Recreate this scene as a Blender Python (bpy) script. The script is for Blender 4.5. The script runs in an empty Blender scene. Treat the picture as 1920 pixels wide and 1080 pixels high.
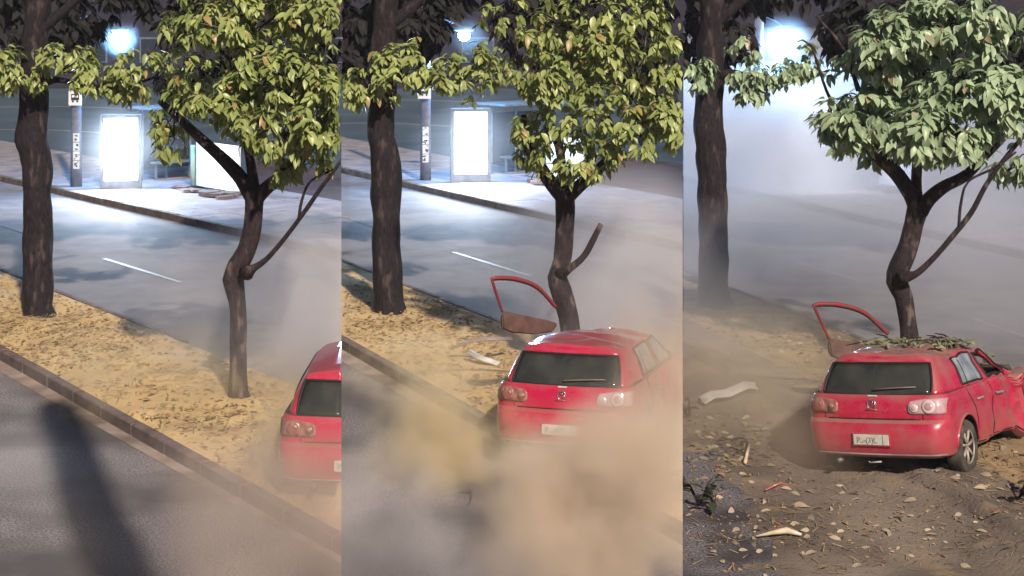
import bpy, bmesh, math, random
import numpy as np
from mathutils import Vector, Matrix, noise
from mathutils.bvhtree import BVHTree

S = bpy.context.scene
COL = S.collection
R = math.radians
# ------------------------------------------------------------------ camera
F = 3020.0; H = 5.25; YH = 3.0            # focal length in photo pixels, eye height, horizon row
cam = bpy.data.objects.new('camera', bpy.data.cameras.new('camera')); COL.objects.link(cam)
cam.location = (0, 0, H); cam.rotation_euler = (R(90), 0, 0)
cam.data.sensor_width = 36; cam.data.lens = 36 * F / 1920
cam.data.shift_y = -(540 - YH) / 1920
cam.data.clip_start = 0.1; cam.data.clip_end = 2000
S.camera = cam
# ------------------------------------------------------------------ night sky, key light, exposure
SUN_DIR = Vector((-0.25, 0.75, -0.60)).normalized()     # the way the light travels
W_ = bpy.data.worlds.new("World"); S.world = W_; W_.use_nodes = True
nt = W_.node_tree; bg = nt.nodes['Background']
sky = nt.nodes.new('ShaderNodeTexSky'); sky.sky_type = 'NISHITA'; sky.sun_disc = False
sky.sun_elevation = math.asin(-SUN_DIR.z); sky.sun_rotation = math.atan2(-SUN_DIR.x, -SUN_DIR.y)
nt.links.new(sky.outputs[0], bg.inputs[0]); bg.inputs[1].default_value = 0.014
sl = bpy.data.lights.new('sun', 'SUN'); sl.energy = 2.8; sl.angle = R(1.5); sl.color = (1.0, 0.86, 0.72)
so = bpy.data.objects.new('sun', sl); COL.objects.link(so)
so.rotation_euler = SUN_DIR.to_track_quat('-Z', 'Y').to_euler(); so.location = (2, -4, 12)
S.view_settings.view_transform = 'Standard'; S.view_settings.look = 'None'
S.view_settings.exposure = 1.1; S.view_settings.gamma = 1; S.view_settings.use_curve_mapping = False
cy = S.cycles
cy.use_denoising = True; cy.max_bounces = 6; cy.volume_bounces = 3; cy.volume_step_rate = 1.3
cy.volume_max_steps = 128; cy.caustics_reflective = False; cy.caustics_refractive = False
cy.sample_clamp_indirect = 4

# ------------------------------------------------------------------ helpers
def at(px, py, z=0.0):
    D = (H - z) * F / (py - YH)
    return Vector(((px - 960) / F * D, D, z))
def W(px, py, D):
    return Vector(((px - 960) / F * D, D, H - (py - YH) / F * D))
SEAM = [(None, -320 / F), (-320 / F, 320 / F), (320 / F, None)]   # each bay of the set ends along these lines X/Y
def inbay(p, b, m=0.0):
    lo, hi = SEAM[b]; t = p[0] / max(p[1], .01)
    return (lo is None or t > lo + m) and (hi is None or t < hi - m)
def clip_bm(bm, b, cap=False):
    lo, hi = SEAM[b]
    for lim, sgn in ((lo, -1), (hi, 1)):
        if lim is None: continue
        n = Vector((sgn, -sgn * lim, 0)).normalized()
        r = bmesh.ops.bisect_plane(bm, geom=bm.verts[:] + bm.edges[:] + bm.faces[:], plane_co=(0, 0, 0), plane_no=n, clear_outer=True)
        if cap:
            es = [e for e in r['geom_cut'] if isinstance(e, bmesh.types.BMEdge)]
            if es: bmesh.ops.holes_fill(bm, edges=es, sides=0)
def tag(o, label=None, cat=None, group=None, kind=None):
    for k, v in (('label', label), ('category', cat), ('group', group), ('kind', kind)):
        if v: o[k] = v
    return o
def empty(name, loc=(0, 0, 0), **k):
    o = bpy.data.objects.new(name, None); COL.objects.link(o); o.location = loc; o.empty_display_size = .2
    return tag(o, **k)
def obj(name, bm, m, parent=None, smooth=True, angle=None, world=True, **k):
    me = bpy.data.meshes.new(name); bm.normal_update(); bm.to_mesh(me); bm.free()
    return objm(name, me, m, parent, smooth, angle, world, **k)
def objm(name, me, m, parent=None, smooth=True, angle=None, world=True, **k):
    ms = m if isinstance(m, (list, tuple)) else [m]
    if len(me.materials) == 0:
        for x in ms: me.materials.append(x)
    if smooth and len(me.polygons):
        me.polygons.foreach_set('use_smooth', [True] * len(me.polygons))
        if angle: me.set_sharp_from_angle(angle=R(angle))
    o = bpy.data.objects.new(name, me); COL.objects.link(o)
    if parent:
        o.parent = parent
        if world:   # mesh given in world coordinates, parent somewhere else
            p = parent; t = Vector((0, 0, 0))
            while p is not None: t += p.location; p = p.parent
            o.location = -t
    return tag(o, **k)
def tube(bm, pts, rad, sides=8, caps=True, jit=0.0, seed=0):
    pts = [Vector(p) for p in pts]; n = len(pts)
    if not isinstance(rad, (list, tuple)): rad = [rad] * n
    rings = []; up = Vector((0, 0, 1)); prev = None
    for i, p in enumerate(pts):
        d = (pts[min(i + 1, n - 1)] - pts[max(i - 1, 0)]).normalized()
        a = prev if prev is not None else (Vector((1, 0, 0)) if abs(d.x) < .8 else up)
        a = (a - d * a.dot(d)).normalized(); prev = a; c = d.cross(a)
        ring = []
        for k in range(sides):
            t = 2 * math.pi * k / sides; r = rad[i]
            if jit: r *= 1 + jit * noise.noise(Vector((p.x * 3 + math.cos(t) * 1.3 + seed, p.y * 3 + math.sin(t) * 1.3, p.z * 2.2)))
            ring.append(bm.verts.new(p + (a * math.cos(t) + c * math.sin(t)) * r))
        rings.append(ring)
    for i in range(n - 1):
        for k in range(sides):
            k2 = (k + 1) % sides
            bm.faces.new((rings[i][k], rings[i][k2], rings[i + 1][k2], rings[i + 1][k]))
    if caps: bm.faces.new(rings[0][::-1]); bm.faces.new(rings[-1])
    return bm
def dense(pts, rad, step):
    """subdivide a path with a Catmull-Rom curve"""
    P = [Vector(p) for p in pts]; o = []; q = []
    for i in range(len(P) - 1):
        p0 = P[max(i - 1, 0)]; p1 = P[i]; p2 = P[i + 1]; p3 = P[min(i + 2, len(P) - 1)]
        m = max(1, int((p2 - p1).length / step))
        for j in range(m):
            t = j / m
            o.append(.5 * ((2 * p1) + (-p0 + p2) * t + (2 * p0 - 5 * p1 + 4 * p2 - p3) * t * t + (-p0 + 3 * p1 - 3 * p2 + p3) * t ** 3))
            q.append(rad[i] + (rad[i + 1] - rad[i]) * t)
    o.append(P[-1]); q.append(rad[-1]); return o, q
def box(bm, c, s, rz=0, bev=0, M=None):
    r = bmesh.ops.create_cube(bm, size=1.0)
    vs = r['verts']
    m = (M or Matrix()) @ Matrix.Translation(c) @ Matrix.Rotation(rz, 4, 'Z') @ Matrix.Diagonal((s[0], s[1], s[2], 1))
    if bev:
        es = list({e for v in vs for e in v.link_edges})
        bmesh.ops.transform(bm, matrix=m, verts=vs)
        bmesh.ops.bevel(bm, geom=es, offset=bev, segments=1, affect='EDGES')
    else: bmesh.ops.transform(bm, matrix=m, verts=vs)
    return bm
def newbm(): return bmesh.new()
def boxbm(*a, **k): return box(bmesh.new(), *a, **k)

# ------------------------------------------------------------------ materials
def nodes(m): return m.node_tree.nodes, m.node_tree.links
def mat(name, c1, c2=None, scale=6, rough=.8, bump=0, bscale=None, spec=.3, metal=0, c3=None, s3=1.0, t3=(.5, .62), coat=0, detail=6, aniso=None):
    m = bpy.data.materials.new(name); m.use_nodes = True; N, L = nodes(m); b = N['Principled BSDF']
    b.inputs['Roughness'].default_value = rough; b.inputs['Metallic'].default_value = metal
    b.inputs['Specular IOR Level'].default_value = spec
    if coat: b.inputs['Coat Weight'].default_value = coat; b.inputs['Coat Roughness'].default_value = .15
    tc = N.new('ShaderNodeTexCoord'); src = tc.outputs['Object']
    if aniso:
        mp = N.new('ShaderNodeMapping'); mp.inputs['Scale'].default_value = aniso; L.new(src, mp.inputs[0]); src = mp.outputs[0]
    def ns(sc, lo, hi, det=detail):
        n = N.new('ShaderNodeTexNoise'); n.inputs['Scale'].default_value = sc; n.inputs['Detail'].default_value = det
        L.new(src, n.inputs['Vector'])
        r = N.new('ShaderNodeMapRange'); r.inputs[1].default_value = lo; r.inputs[2].default_value = hi; r.clamp = True
        L.new(n.outputs[0], r.inputs[0]); return r.outputs[0], n.outputs[0]
    if c2:
        f, _ = ns(scale, .35, .65)
        mx = N.new('ShaderNodeMix'); mx.data_type = 'RGBA'; mx.inputs[6].default_value = (*c1, 1); mx.inputs[7].default_value = (*c2, 1)
        L.new(f, mx.inputs[0]); out = mx.outputs[2]
        if c3:
            f3, _ = ns(s3, t3[0], t3[1])
            m3 = N.new('ShaderNodeMix'); m3.data_type = 'RGBA'; m3.inputs[7].default_value = (*c3, 1)
            L.new(out, m3.inputs[6]); L.new(f3, m3.inputs[0]); out = m3.outputs[2]
        L.new(out, b.inputs['Base Color'])
    else: b.inputs['Base Color'].default_value = (*c1, 1)
    if bump:
        _, h = ns(bscale or scale * 3, 0, 1)
        bp = N.new('ShaderNodeBump'); bp.inputs['Strength'].default_value = bump; bp.inputs['Distance'].default_value = .02
        L.new(h, bp.inputs['Height']); L.new(bp.outputs[0], b.inputs['Normal'])
    return m
def emis(name, c, s):
    m = bpy.data.materials.new(name); m.use_nodes = True; N, L = nodes(m); b = N['Principled BSDF']
    b.inputs['Base Color'].default_value = (.8, .8, .8, 1)
    b.inputs['Emission Color'].default_value = (*c, 1); b.inputs['Emission Strength'].default_value = s; return m
def leafmat(name, c1, c2, rough=.4):
    m = bpy.data.materials.new(name); m.use_nodes = True; N, L = nodes(m); b = N['Principled BSDF']
    b.inputs['Roughness'].default_value = rough; b.inputs['Specular IOR Level'].default_value = .5
    g = N.new('ShaderNodeNewGeometry'); n = N.new('ShaderNodeTexNoise'); n.inputs['Scale'].default_value = 2.3; n.inputs['Detail'].default_value = 3
    L.new(g.outputs['Position'], n.inputs['Vector'])
    r = N.new('ShaderNodeMapRange'); r.inputs[1].default_value = .3; r.inputs[2].default_value = .7; L.new(n.outputs[0], r.inputs[0])
    a = N.new('ShaderNodeMath'); a.operation = 'MULTIPLY_ADD'; a.inputs[1].default_value = .55
    L.new(g.outputs['Random Per Island'], a.inputs[0]); 
    q = N.new('ShaderNodeMath'); q.operation = 'MULTIPLY'; q.inputs[1].default_value = .5; L.new(r.outputs[0], q.inputs[0]); L.new(q.outputs[0], a.inputs[2])
    mx = N.new('ShaderNodeMix'); mx.data_type = 'RGBA'; mx.inputs[6].default_value = (*c1, 1); mx.inputs[7].default_value = (*c2, 1)
    L.new(a.outputs[0], mx.inputs[0]); L.new(mx.outputs[2], b.inputs['Base Color'])
    wn = N.new('ShaderNodeTexWhiteNoise'); wn.noise_dimensions = '1D'; L.new(g.outputs['Random Per Island'], wn.inputs['W'])
    gt_ = N.new('ShaderNodeMath'); gt_.operation = 'GREATER_THAN'; gt_.inputs[1].default_value = .955; L.new(wn.outputs['Value'], gt_.inputs[0])
    m2 = N.new('ShaderNodeMix'); m2.data_type = 'RGBA'; m2.inputs[7].default_value = (c2[0] * .75, c2[1] * .5, c2[2] * .5, 1); L.new(mx.outputs[2], m2.inputs[6]); L.new(gt_.outputs[0], m2.inputs[0]); mx = m2
    L.new(mx.outputs[2], b.inputs['Base Color'])
    t = N.new('ShaderNodeBsdfTranslucent'); L.new(mx.outputs[2], t.inputs[0])
    ms = N.new('ShaderNodeMixShader'); ms.inputs[0].default_value = .2
    L.new(b.outputs[0], ms.inputs[1]); L.new(t.outputs[0], ms.inputs[2]); L.new(ms.outputs[0], N['Material Output'].inputs[0])
    return m
def volmat(name, c, dens, sc=.5, ball=True, lo=.35, hi=.7, aniso=0.0, floor=0.0, power=1.0, world=False):
    m = bpy.data.materials.new(name); m.use_nodes = True; N, L = nodes(m); N.remove(N['Principled BSDF'])
    v = N.new('ShaderNodeVolumePrincipled'); v.inputs['Color'].default_value = (*c, 1); v.inputs['Anisotropy'].default_value = aniso
    L.new(v.outputs[0], N['Material Output'].inputs['Volume'])
    if dens is None: return m
    tc = N.new('ShaderNodeTexCoord'); g = N.new('ShaderNodeNewGeometry')
    n = N.new('ShaderNodeTexNoise'); n.inputs['Scale'].default_value = sc; n.inputs['Detail'].default_value = 4; L.new(g.outputs['Position'], n.inputs['Vector'])
    r = N.new('ShaderNodeMapRange'); r.inputs[1].default_value = lo; r.inputs[2].default_value = hi; r.inputs[3].default_value = floor; r.inputs[4].default_value = 1
    L.new(n.outputs[0], r.inputs[0]); out = r.outputs[0]
    if ball:
        ln = N.new('ShaderNodeVectorMath'); ln.operation = 'LENGTH'; L.new(tc.outputs['Object'], ln.inputs[0])
        f = N.new('ShaderNodeMapRange'); f.inputs[1].default_value = 1; f.inputs[2].default_value = .1; f.interpolation_type = 'SMOOTHSTEP'
        L.new(ln.outputs['Value'], f.inputs[0])
        mu = N.new('ShaderNodeMath'); mu.operation = 'MULTIPLY'; L.new(out, mu.inputs[0]); L.new(f.outputs[0], mu.inputs[1]); out = mu.outputs[0]
    mu = N.new('ShaderNodeMath'); mu.operation = 'MULTIPLY'; mu.inputs[1].default_value = dens; L.new(out, mu.inputs[0]); L.new(mu.outputs[0], v.inputs['Density'])
    return m

M = {}
M['asphalt'] = mat('asphalt', (.12, .115, .125), (.18, .172, .185), 1.3, .82, .6, 60, spec=.22, c3=(.19, .18, .19), s3=.35, t3=(.5, .7))
M['asphalt_speck'] = mat('asphalt_coarse', (.075, .068, .075), (.32, .30, .32), 38, .85, .8, 45, spec=.5, c3=(.085, .078, .085), s3=.45, t3=(.44, .58), detail=3)
M['asphalt_dark'] = mat('dark_coarse_asphalt', (.030, .028, .036), (.22, .21, .24), 42, .75, .8, 45, spec=.4, c3=(.045, .04, .048), s3=.8, t3=(.44, .58), detail=3)  # darker copy of the coarse asphalt for the right-hand bay
M['gutter'] = mat('gutter_concrete', (.32, .26, .23), (.20, .155, .14), 3, .85, .4, 30, c3=(.10, .07, .06), s3=1.1, t3=(.5, .7))
M['kerb'] = mat('kerb_stone', (.15, .115, .11), (.09, .065, .065), 5, .85, .5, 25, c3=(.20, .16, .13), s3=2.3, t3=(.55, .7))
M['kerb_far'] = mat('far_kerb_stone', (.15, .11, .085), (.07, .05, .045), 4, .9, .5, 20)
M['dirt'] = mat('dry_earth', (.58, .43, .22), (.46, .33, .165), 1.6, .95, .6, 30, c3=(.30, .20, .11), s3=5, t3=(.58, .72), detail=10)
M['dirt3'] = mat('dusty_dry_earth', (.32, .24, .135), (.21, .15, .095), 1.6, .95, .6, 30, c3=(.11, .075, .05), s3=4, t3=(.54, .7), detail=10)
M['spill'] = mat('spilled_soil', (.20, .168, .14), (.095, .077, .068), .9, .95, .7, 22, c3=(.24, .18, .115), s3=2.2, t3=(.55, .72), detail=10)
M['pave'] = mat('paving_slab', (.27, .25, .27), (.19, .175, .19), 1.7, .7, .3, 20, c3=(.12, .10, .11), s3=3, t3=(.58, .7))
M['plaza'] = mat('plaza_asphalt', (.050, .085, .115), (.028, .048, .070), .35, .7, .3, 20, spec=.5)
M['soil'] = mat('bedding_and_shade', (.035, .022, .022), (.06, .035, .035), 2, .95, .6, 10)  # pavement bedding; also the colour of the painted shade sheet
M['ground'] = mat('ground', (.05, .045, .045), (.04, .035, .035), .3, .9)
M['paint'] = mat('lane_paint', (.27, .26, .27), (.14, .13, .14), 7, .6)
M['bark'] = mat('bark', (.021, .014, .019), (.007, .005, .008), 20, .9, 1.0, 26, c3=(.060, .044, .042), s3=7, t3=(.56, .68), aniso=(1.3, 1.3, .45), detail=10)
M['bark_light'] = mat('pale_bark', (.036, .024, .028), (.014, .009, .013), 18, .85, 1.0, 28, c3=(.15, .115, .095), s3=6, t3=(.56, .7), aniso=(1.3, 1.3, .55), detail=10)
M['leaf1'] = leafmat('leaf_green', (.10, .155, .04), (.42, .47, .17))
M['leaf3'] = leafmat('leaf_pale', (.14, .215, .11), (.46, .57, .37))  # paler copy of the leaf green for the right-hand bay
M['leaf_shade'] = leafmat('leaf_shaded', (.004, .005, .005), (.013, .012, .014), .8)  # shade of the upper crowns put into the leaf colour
M['litter'] = leafmat('dry_litter', (.10, .065, .035), (.46, .34, .19), .9)
M['litter3'] = leafmat('pale_fallen_leaf', (.22, .17, .12), (.55, .46, .36), .8)
M['green_litter'] = leafmat('green_debris', (.07, .075, .045), (.34, .33, .20), .8)
M['wall'] = mat('dark_render', (.012, .008, .013), (.020, .013, .019), .4, .9)
M['glassd'] = mat('dark_pane', (.01, .01, .014), rough=.15, spec=.6)
M['pole'] = mat('pole_concrete', (.15, .15, .17), (.09, .09, .11), 5, .8, .3)
M['metal'] = mat('painted_metal', (.16, .18, .20), (.11, .12, .14), 4, .45, metal=.4)
M['white'] = mat('white_panel', (.62, .62, .62), (.44, .44, .45), 1.2, .6)
M['green'] = mat('green_post', (.18, .34, .24), (.45, .52, .48), 2, .5)
M['black'] = mat('black_rubber', (.012, .012, .013), (.03, .028, .026), 8, .6)
M['box_lit'] = emis('lit_poster', (.86, .91, 1.0), 5)
M['lamp'] = emis('lamp_glow', (.55, .72, 1.0), 120)

# ------------------------------------------------------------------ the ground
bm = newbm()
vs = [bm.verts.new(p) for p in ((-700, -60, -.06), (700, -60, -.06), (700, 900, -.06), (-700, 900, -.06))]; bm.faces.new(vs)
obj('ground', bm, M['ground'], smooth=False, kind='structure')

OFF = [(0, 0), (655, -12), (1280, 0)]
BAYW = ['left', 'middle', 'right']
rnd = random.Random(5)
class Line:
    def __init__(s, a, b, z): s.a = at(*a, z); s.b = at(*b, z); s.d = (s.b - s.a).normalized(); s.z = z
    def p(s, t): return s.a + s.d * t
    def n(s): return Vector((-s.d.y, s.d.x, 0)) * (1 if -s.d.y > 0 else -1)      # away from the camera side road
def strip(L0, L1, z0=None, z1=None, t0=-22, t1=30, nt_=26, nw=6, bump=0, bs=1.2, seed=0):
    bm = newbm(); g = []
    for i in range(nt_ + 1):
        t = t0 + (t1 - t0) * i / nt_; a = L0(t); b = L1(t); row = []
        for j in range(nw + 1):
            p = a.lerp(b, j / nw)
            if bump and 0 < j < nw:
                p.z += bump * (noise.noise(Vector((p.x * bs, p.y * bs, seed))) + .6 * noise.noise(Vector((p.x * bs * 3, p.y * bs * 3, seed))) * .5 + .35)
            row.append(bm.verts.new(p))
        g.append(row)
    for i in range(nt_):
        for j in range(nw):
            bm.faces.new((g[i][j], g[i + 1][j], g[i + 1][j + 1], g[i][j + 1]))
    bmesh.ops.recalc_face_normals(bm, faces=bm.faces[:])
    if bm.faces[0].normal.z < 0: bmesh.ops.reverse_faces(bm, faces=bm.faces[:])
    return bm
def front_clip(bm, y=1.5):
    bmesh.ops.bisect_plane(bm, geom=bm.verts[:] + bm.edges[:] + bm.faces[:], plane_co=(0, y, 0), plane_no=(0, -1, 0), clear_outer=True)
BAY = []
for b in range(3):
    ox, oy = OFF[b]
    def P(x, y): return (x + ox, y + oy)
    A = Line(P(0, 698), P(640, 1058), 0.0)                 # asphalt meets gutter
    B = Line(P(0, 677), P(483, 956), 0.0)                  # gutter meets kerb
    Mf = Line(P(0, 508), P(574, 731), 0.13)                # far edge of the earth strip
    Rf = Line(P(0, 340), P(640, 487), 0.0)                 # far kerb
    BAY.append((A, B, Mf, Rf))
    def fin(bm, name, m, **k):
        clip_bm(bm, b); front_clip(bm); return obj(name, bm, m, kind=k.pop('kind', 'structure'), **k)
    up = Vector((0, 0, 1))
    fin(strip(lambda t: A.p(t) - A.n() * 16, lambda t: A.p(t), t0=-30, t1=24, nw=4), 'near_road', M['asphalt_speck'] if b < 2 else M['asphalt_dark'])
    fin(strip(lambda t: A.p(t) + up * .004, lambda t: B.p(t * .96) + B.n() * .02 + up * .012, nw=2), 'gutter', M['gutter'])
    nB = B.n()
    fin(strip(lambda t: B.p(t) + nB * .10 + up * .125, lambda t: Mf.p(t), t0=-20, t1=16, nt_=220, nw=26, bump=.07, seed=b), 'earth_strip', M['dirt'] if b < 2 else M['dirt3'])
    # near kerb: one stone after another
    k = empty('kerb', B.p(0), kind='structure')
    t = -12.0
    while t < 12:
        ln = 1.0
        c = B.p(t + ln / 2) + nB * .075; ang = math.atan2(B.d.y, B.d.x)
        bm = boxbm((c.x, c.y, .02 + rnd.uniform(-.004, .004)), (ln - .012, .14 + rnd.uniform(-.005, .005), .28), rz=ang + rnd.uniform(-.004, .004), bev=.015)
        clip_bm(bm, b)
        if len(bm.faces): obj('kerb_stone', bm, M['kerb'], k, smooth=False)
        else: bm.free()
        t += ln
    # far edge of the strip: thin low edging
    k = empty('edging', Mf.p(0), kind='structure'); t = -10.0
    while t < 8:
        c = Mf.p(t + .5) + Mf.n() * .05; ang = math.atan2(Mf.d.y, Mf.d.x)
        bm = boxbm((c.x, c.y, .03), (.97, .10, .24), rz=ang + rnd.uniform(-.006, .006), bev=.012); clip_bm(bm, b)
        if len(bm.faces): obj('kerb_stone', bm, M['kerb'], k, smooth=False)
        else: bm.free()
        t += 1.0
    nR = Rf.n()
    fin(strip(lambda t: Mf.p(t) + Mf.n() * .09 - up * .13, lambda t: Rf.p(t), t0=-40, t1=34, nw=6), 'road', M['asphalt'])
    # kerb across the road
    k = empty('kerb', Rf.p(0), kind='structure'); t = -12.0
    while t < 26:
        c = Rf.p(t + .5) + nR * .09; ang = math.atan2(Rf.d.y, Rf.d.x)
        bm = boxbm((c.x, c.y, .02 + rnd.uniform(-.006, .006)), (.985, .16, .28), rz=ang, bev=.012); clip_bm(bm, b)
        if len(bm.faces): obj('kerb_stone', bm, M['kerb_far'], k, smooth=False)
        else: bm.free()
        t += 1.0
    # pavement slabs, four rows
    k = empty('pavement', Rf.p(0) + nR, kind='structure')
    for r_ in range(4):
        for i in range(-11, 25):
            c = Rf.p(i * 1.2 + .6 * (r_ % 2)) + nR * (.17 + .55 + r_ * 1.12); ang = math.atan2(Rf.d.y, Rf.d.x)
            tt = c.x / c.y
            if not (-.36 + .0 < tt < .36): continue
            bm = boxbm((c.x, c.y, .115 + rnd.uniform(-.004, .004)), (1.17, 1.09, .06), rz=ang, bev=.008); clip_bm(bm, b)
            if len(bm.faces) and (SEAM[b][0] is None or tt > SEAM[b][0] - .03) and (SEAM[b][1] is None or tt < SEAM[b][1] + .03):
                obj('paving_slab', bm, M['pave'], k, smooth=False)
            else: bm.free()
    fin(strip(lambda t: Rf.p(t) + nR * .17 + up * .09, lambda t: Rf.p(t) + nR * 4.8 + up * .09, t0=-40, t1=40, nw=2), 'pavement_bed', M['soil'])
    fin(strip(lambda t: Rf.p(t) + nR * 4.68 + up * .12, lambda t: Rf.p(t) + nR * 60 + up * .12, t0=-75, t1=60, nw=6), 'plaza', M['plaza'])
    # painted lane dashes and the light curves on the plaza
    def dash(pts, w, z=.006, name='lane_marking'):
        bm = newbm(); q = []
        for i, p in enumerate(pts):
            a = pts[max(i - 1, 0)]; c = pts[min(i + 1, len(pts) - 1)]; d = (c - a).normalized(); n = Vector((-d.y, d.x, 0))
            q.append((bm.verts.new(p + n * w / 2 + up * z), bm.verts.new(p - n * w / 2 + up * z)))
        for i in range(len(q) - 1): bm.faces.new((q[i][0], q[i][1], q[i + 1][1], q[i + 1][0]))
        bmesh.ops.recalc_face_normals(bm, faces=bm.faces[:]); clip_bm(bm, b)
        if len(bm.faces): obj(name, bm, M['paint'], smooth=False, kind='structure')
        else: bm.free()
    for a, c in (((195, 485), (340, 530)), ((545, 597), (700, 652)), ((-30, 412), (75, 446))):
        p0 = at(a[0] + ox, a[1] + oy); p1 = at(c[0] + ox, c[1] + oy); dash([p0, p0.lerp(p1, .5), p1], .10)
    pl = [at(x + ox, y + oy, .12) for x, y in ((-60, 246), (0, 243), (60, 243), (120, 245), (190, 249), (260, 256), (320, 262))]
    dash(pl, .35, .008); dash([at(x + ox, y + oy, .12) for x, y in ((-60, 202), (60, 200), (140, 200), (300, 206))], .5, .008)

# spilled soil over kerb and gutter in the right-hand bay
A, B, Mf, Rf = BAY[2]
bm = strip(lambda t: A.p(t) - A.n() * 4.5, lambda t: B.p(t) + B.n() * .9, t0=-6, t1=14, nt_=190, nw=90)
for v in bm.verts:
    d = (v.co - B.a).dot(B.n())
    base = .0 if d < 0 else min(d / .12, 1) * .165
    soft = .12 * math.exp(-((d + .1) / .35) ** 2)
    nz = .5 * noise.noise(Vector((v.co.x * .9, v.co.y * .9, 3))) + .35 * noise.noise(Vector((v.co.x * 3.1, v.co.y * 3.1, 3)))
    edge = 1; q_ = max(v.co.x - (1.96 + (18.3 - v.co.y) * .055), v.co.y - 18.5) + nz * .7
    el = min(1, max(0, (q_ + .1) / .7))
    v.co.z = -.03 + (base + soft + .045 + .015 * noise.noise(v.co * 1.4) + .006 * noise.noise(v.co * 6)) * min(edge, el)
clip_bm(bm, 2); front_clip(bm)
obj('soil', bm, M['spill'], kind='structure')
# dark sheet painting shade beyond the pavement, right part of the first two bays
for b in (0, 1):
    ox, oy = OFF[b]
    bm = newbm(); bm.faces.new([bm.verts.new(at(x + ox, y + oy, .14)) for x, y in ((450, 372), (720, 425), (720, 330), (470, 300))])
    clip_bm(bm, b); obj('shade_sheet', bm, M['soil'], smooth=False, kind='structure')  # 'soil' serves here as the painted shade colour

# ------------------------------------------------------------------ litter
def leaf_arrays(L=.19, w=.085, fold=.25, curl=.25, segs=4):
    v = []; f = []
    for i in range(segs + 1):
        t = i / segs; ww = w * .5 * math.sin(math.pi * min(1, (t * .93 + .04)) ** .85) * (1 if 0 < i < segs else .15)
        y = L * t; z = -curl * L * t * t
        v += [(-ww, y, z + fold * ww), (0, y, z), (ww, y, z + fold * ww)]
    for i in range(segs):
        a = i * 3
        f += [(a, a + 1, a + 4, a + 3), (a + 1, a + 2, a + 5, a + 4)]
    return np.array(v), np.array(f)
def inst_mesh(name, va, fa, mats4):
    """one mesh of many transformed copies"""
    n = len(mats4); A4 = np.array(mats4)
    vh = np.c_[va, np.ones(len(va))]
    V = np.einsum('nij,kj->nki', A4, vh)[:, :, :3].reshape(-1, 3)
    Fc = (fa[None, :, :] + (np.arange(n) * len(va))[:, None, None]).reshape(-1, fa.shape[1])
    me = bpy.data.meshes.new(name); me.vertices.add(len(V)); me.vertices.foreach_set('co', V.ravel())
    me.loops.add(Fc.size); me.loops.foreach_set('vertex_index', Fc.ravel().astype(np.int32))
    me.polygons.add(len(Fc)); me.polygons.foreach_set('loop_start', np.arange(0, Fc.size, fa.shape[1], dtype=np.int32))
    me.update(calc_edges=True); return me
def basis(p, d, nrm, s=1):
    d = d.normalized(); x = d.cross(nrm)
    if x.length < 1e-3: x = d.cross(Vector((1, 0, .1)))
    x.normalize(); n = x.cross(d)
    m = Matrix(((x.x, d.x, n.x, p.x), (x.y, d.y, n.y, p.y), (x.z, d.z, n.z, p.z), (0, 0, 0, 1)))
    return m @ Matrix.Diagonal((s, s, s, 1))
LV, LF = leaf_arrays()
SV = np.array([(-.006, 0, 0), (.006, 0, 0), (.004, .16, .012), (-.004, .16, .012)]); SF = np.array([(0, 1, 2, 3)])
def scatter_ms(b, n, region, z, s0, s1, rng, tilt=.35, lim=.36):
    ms = []
    while len(ms) < n:
        p = region(rng)
        if p is None or not inbay(p, b, .002) or abs(p.x / p.y) > lim or p.y < 13: n -= 1; continue
        a = rng.uniform(0, 6.28); p.z = z(p) if callable(z) else z
        d = Vector((math.cos(a), math.sin(a), rng.uniform(-.1, .2))); nr = Vector((rng.gauss(0, tilt), rng.gauss(0, tilt), 1))
        ms.append(basis(p, d, nr, rng.uniform(s0, s1)))
    return ms
def reg_strip(b):
    A, B, Mf, Rf = BAY[b]
    def f(r):
        t = r.uniform(-12, 12); w = r.random()
        return B.p(t).lerp(Mf.p(t), .06 + .92 * w)
    return f
def zstrip(b):
    def f(p): return .155 + .05 * max(0, noise.noise(Vector((p.x * 1.2, p.y * 1.2, b)))) + .01
    return f
for b in range(3):
    rg = random.Random(20 + b)
    def clumpy(r, f=reg_strip(b), s=b):
        p = f(r)
        return p if noise.noise(Vector((p.x * .9, p.y * .9, s * 7 + 2))) + .25 * r.random() > .02 else None
    ms = scatter_ms(b, 9000, clumpy, zstrip(b), .4, 1.1, rg, .3)
    objm('dry_straw', inst_mesh('dry_straw', SV, SF, ms), M['litter'], smooth=False,
         label='dry straw and stalks littering the earth strip', cat='litter', kind='stuff') if 0 else \
        tag(objm('dry_straw', inst_mesh('dry_straw', SV, SF, ms), M['litter'], smooth=False), 'dry straw and stalks littering the earth strip of the %s view' % BAYW[b], 'litter', None, 'stuff')
    spots = [at(70 + OFF[b][0], 600 + OFF[b][1], .13), at(450 + OFF[b][0], 765 + OFF[b][1], .13), at(180 + OFF[b][0], 640, .13)]
    def near(r, sp=spots, f=reg_strip(b)):
        if r.random() < .4: return f(r)
        c = r.choice(sp); return c + Vector((r.gauss(0, .8), r.gauss(0, 1.0), 0))
    A, B, Mf, Rf = BAY[b]
    ms = [m for m in scatter_ms(b, 1900, near, zstrip(b), .25, .6, rg, .6) if (m.translation - B.a).dot(B.n()) > .15 and (m.translation - Mf.a).dot(Mf.n()) < -.05]
    tag(objm('fallen_leaves', inst_mesh('fallen_leaves', LV, LF, ms), M['litter']), 'small brown fallen leaves on the earth strip of the %s view' % BAYW[b], 'fallen leaves', None, 'stuff')
A, B, Mf, Rf = BAY[2]
soil_bvh = BVHTree.FromObject(bpy.data.objects['soil'], bpy.context.evaluated_depsgraph_get())
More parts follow.
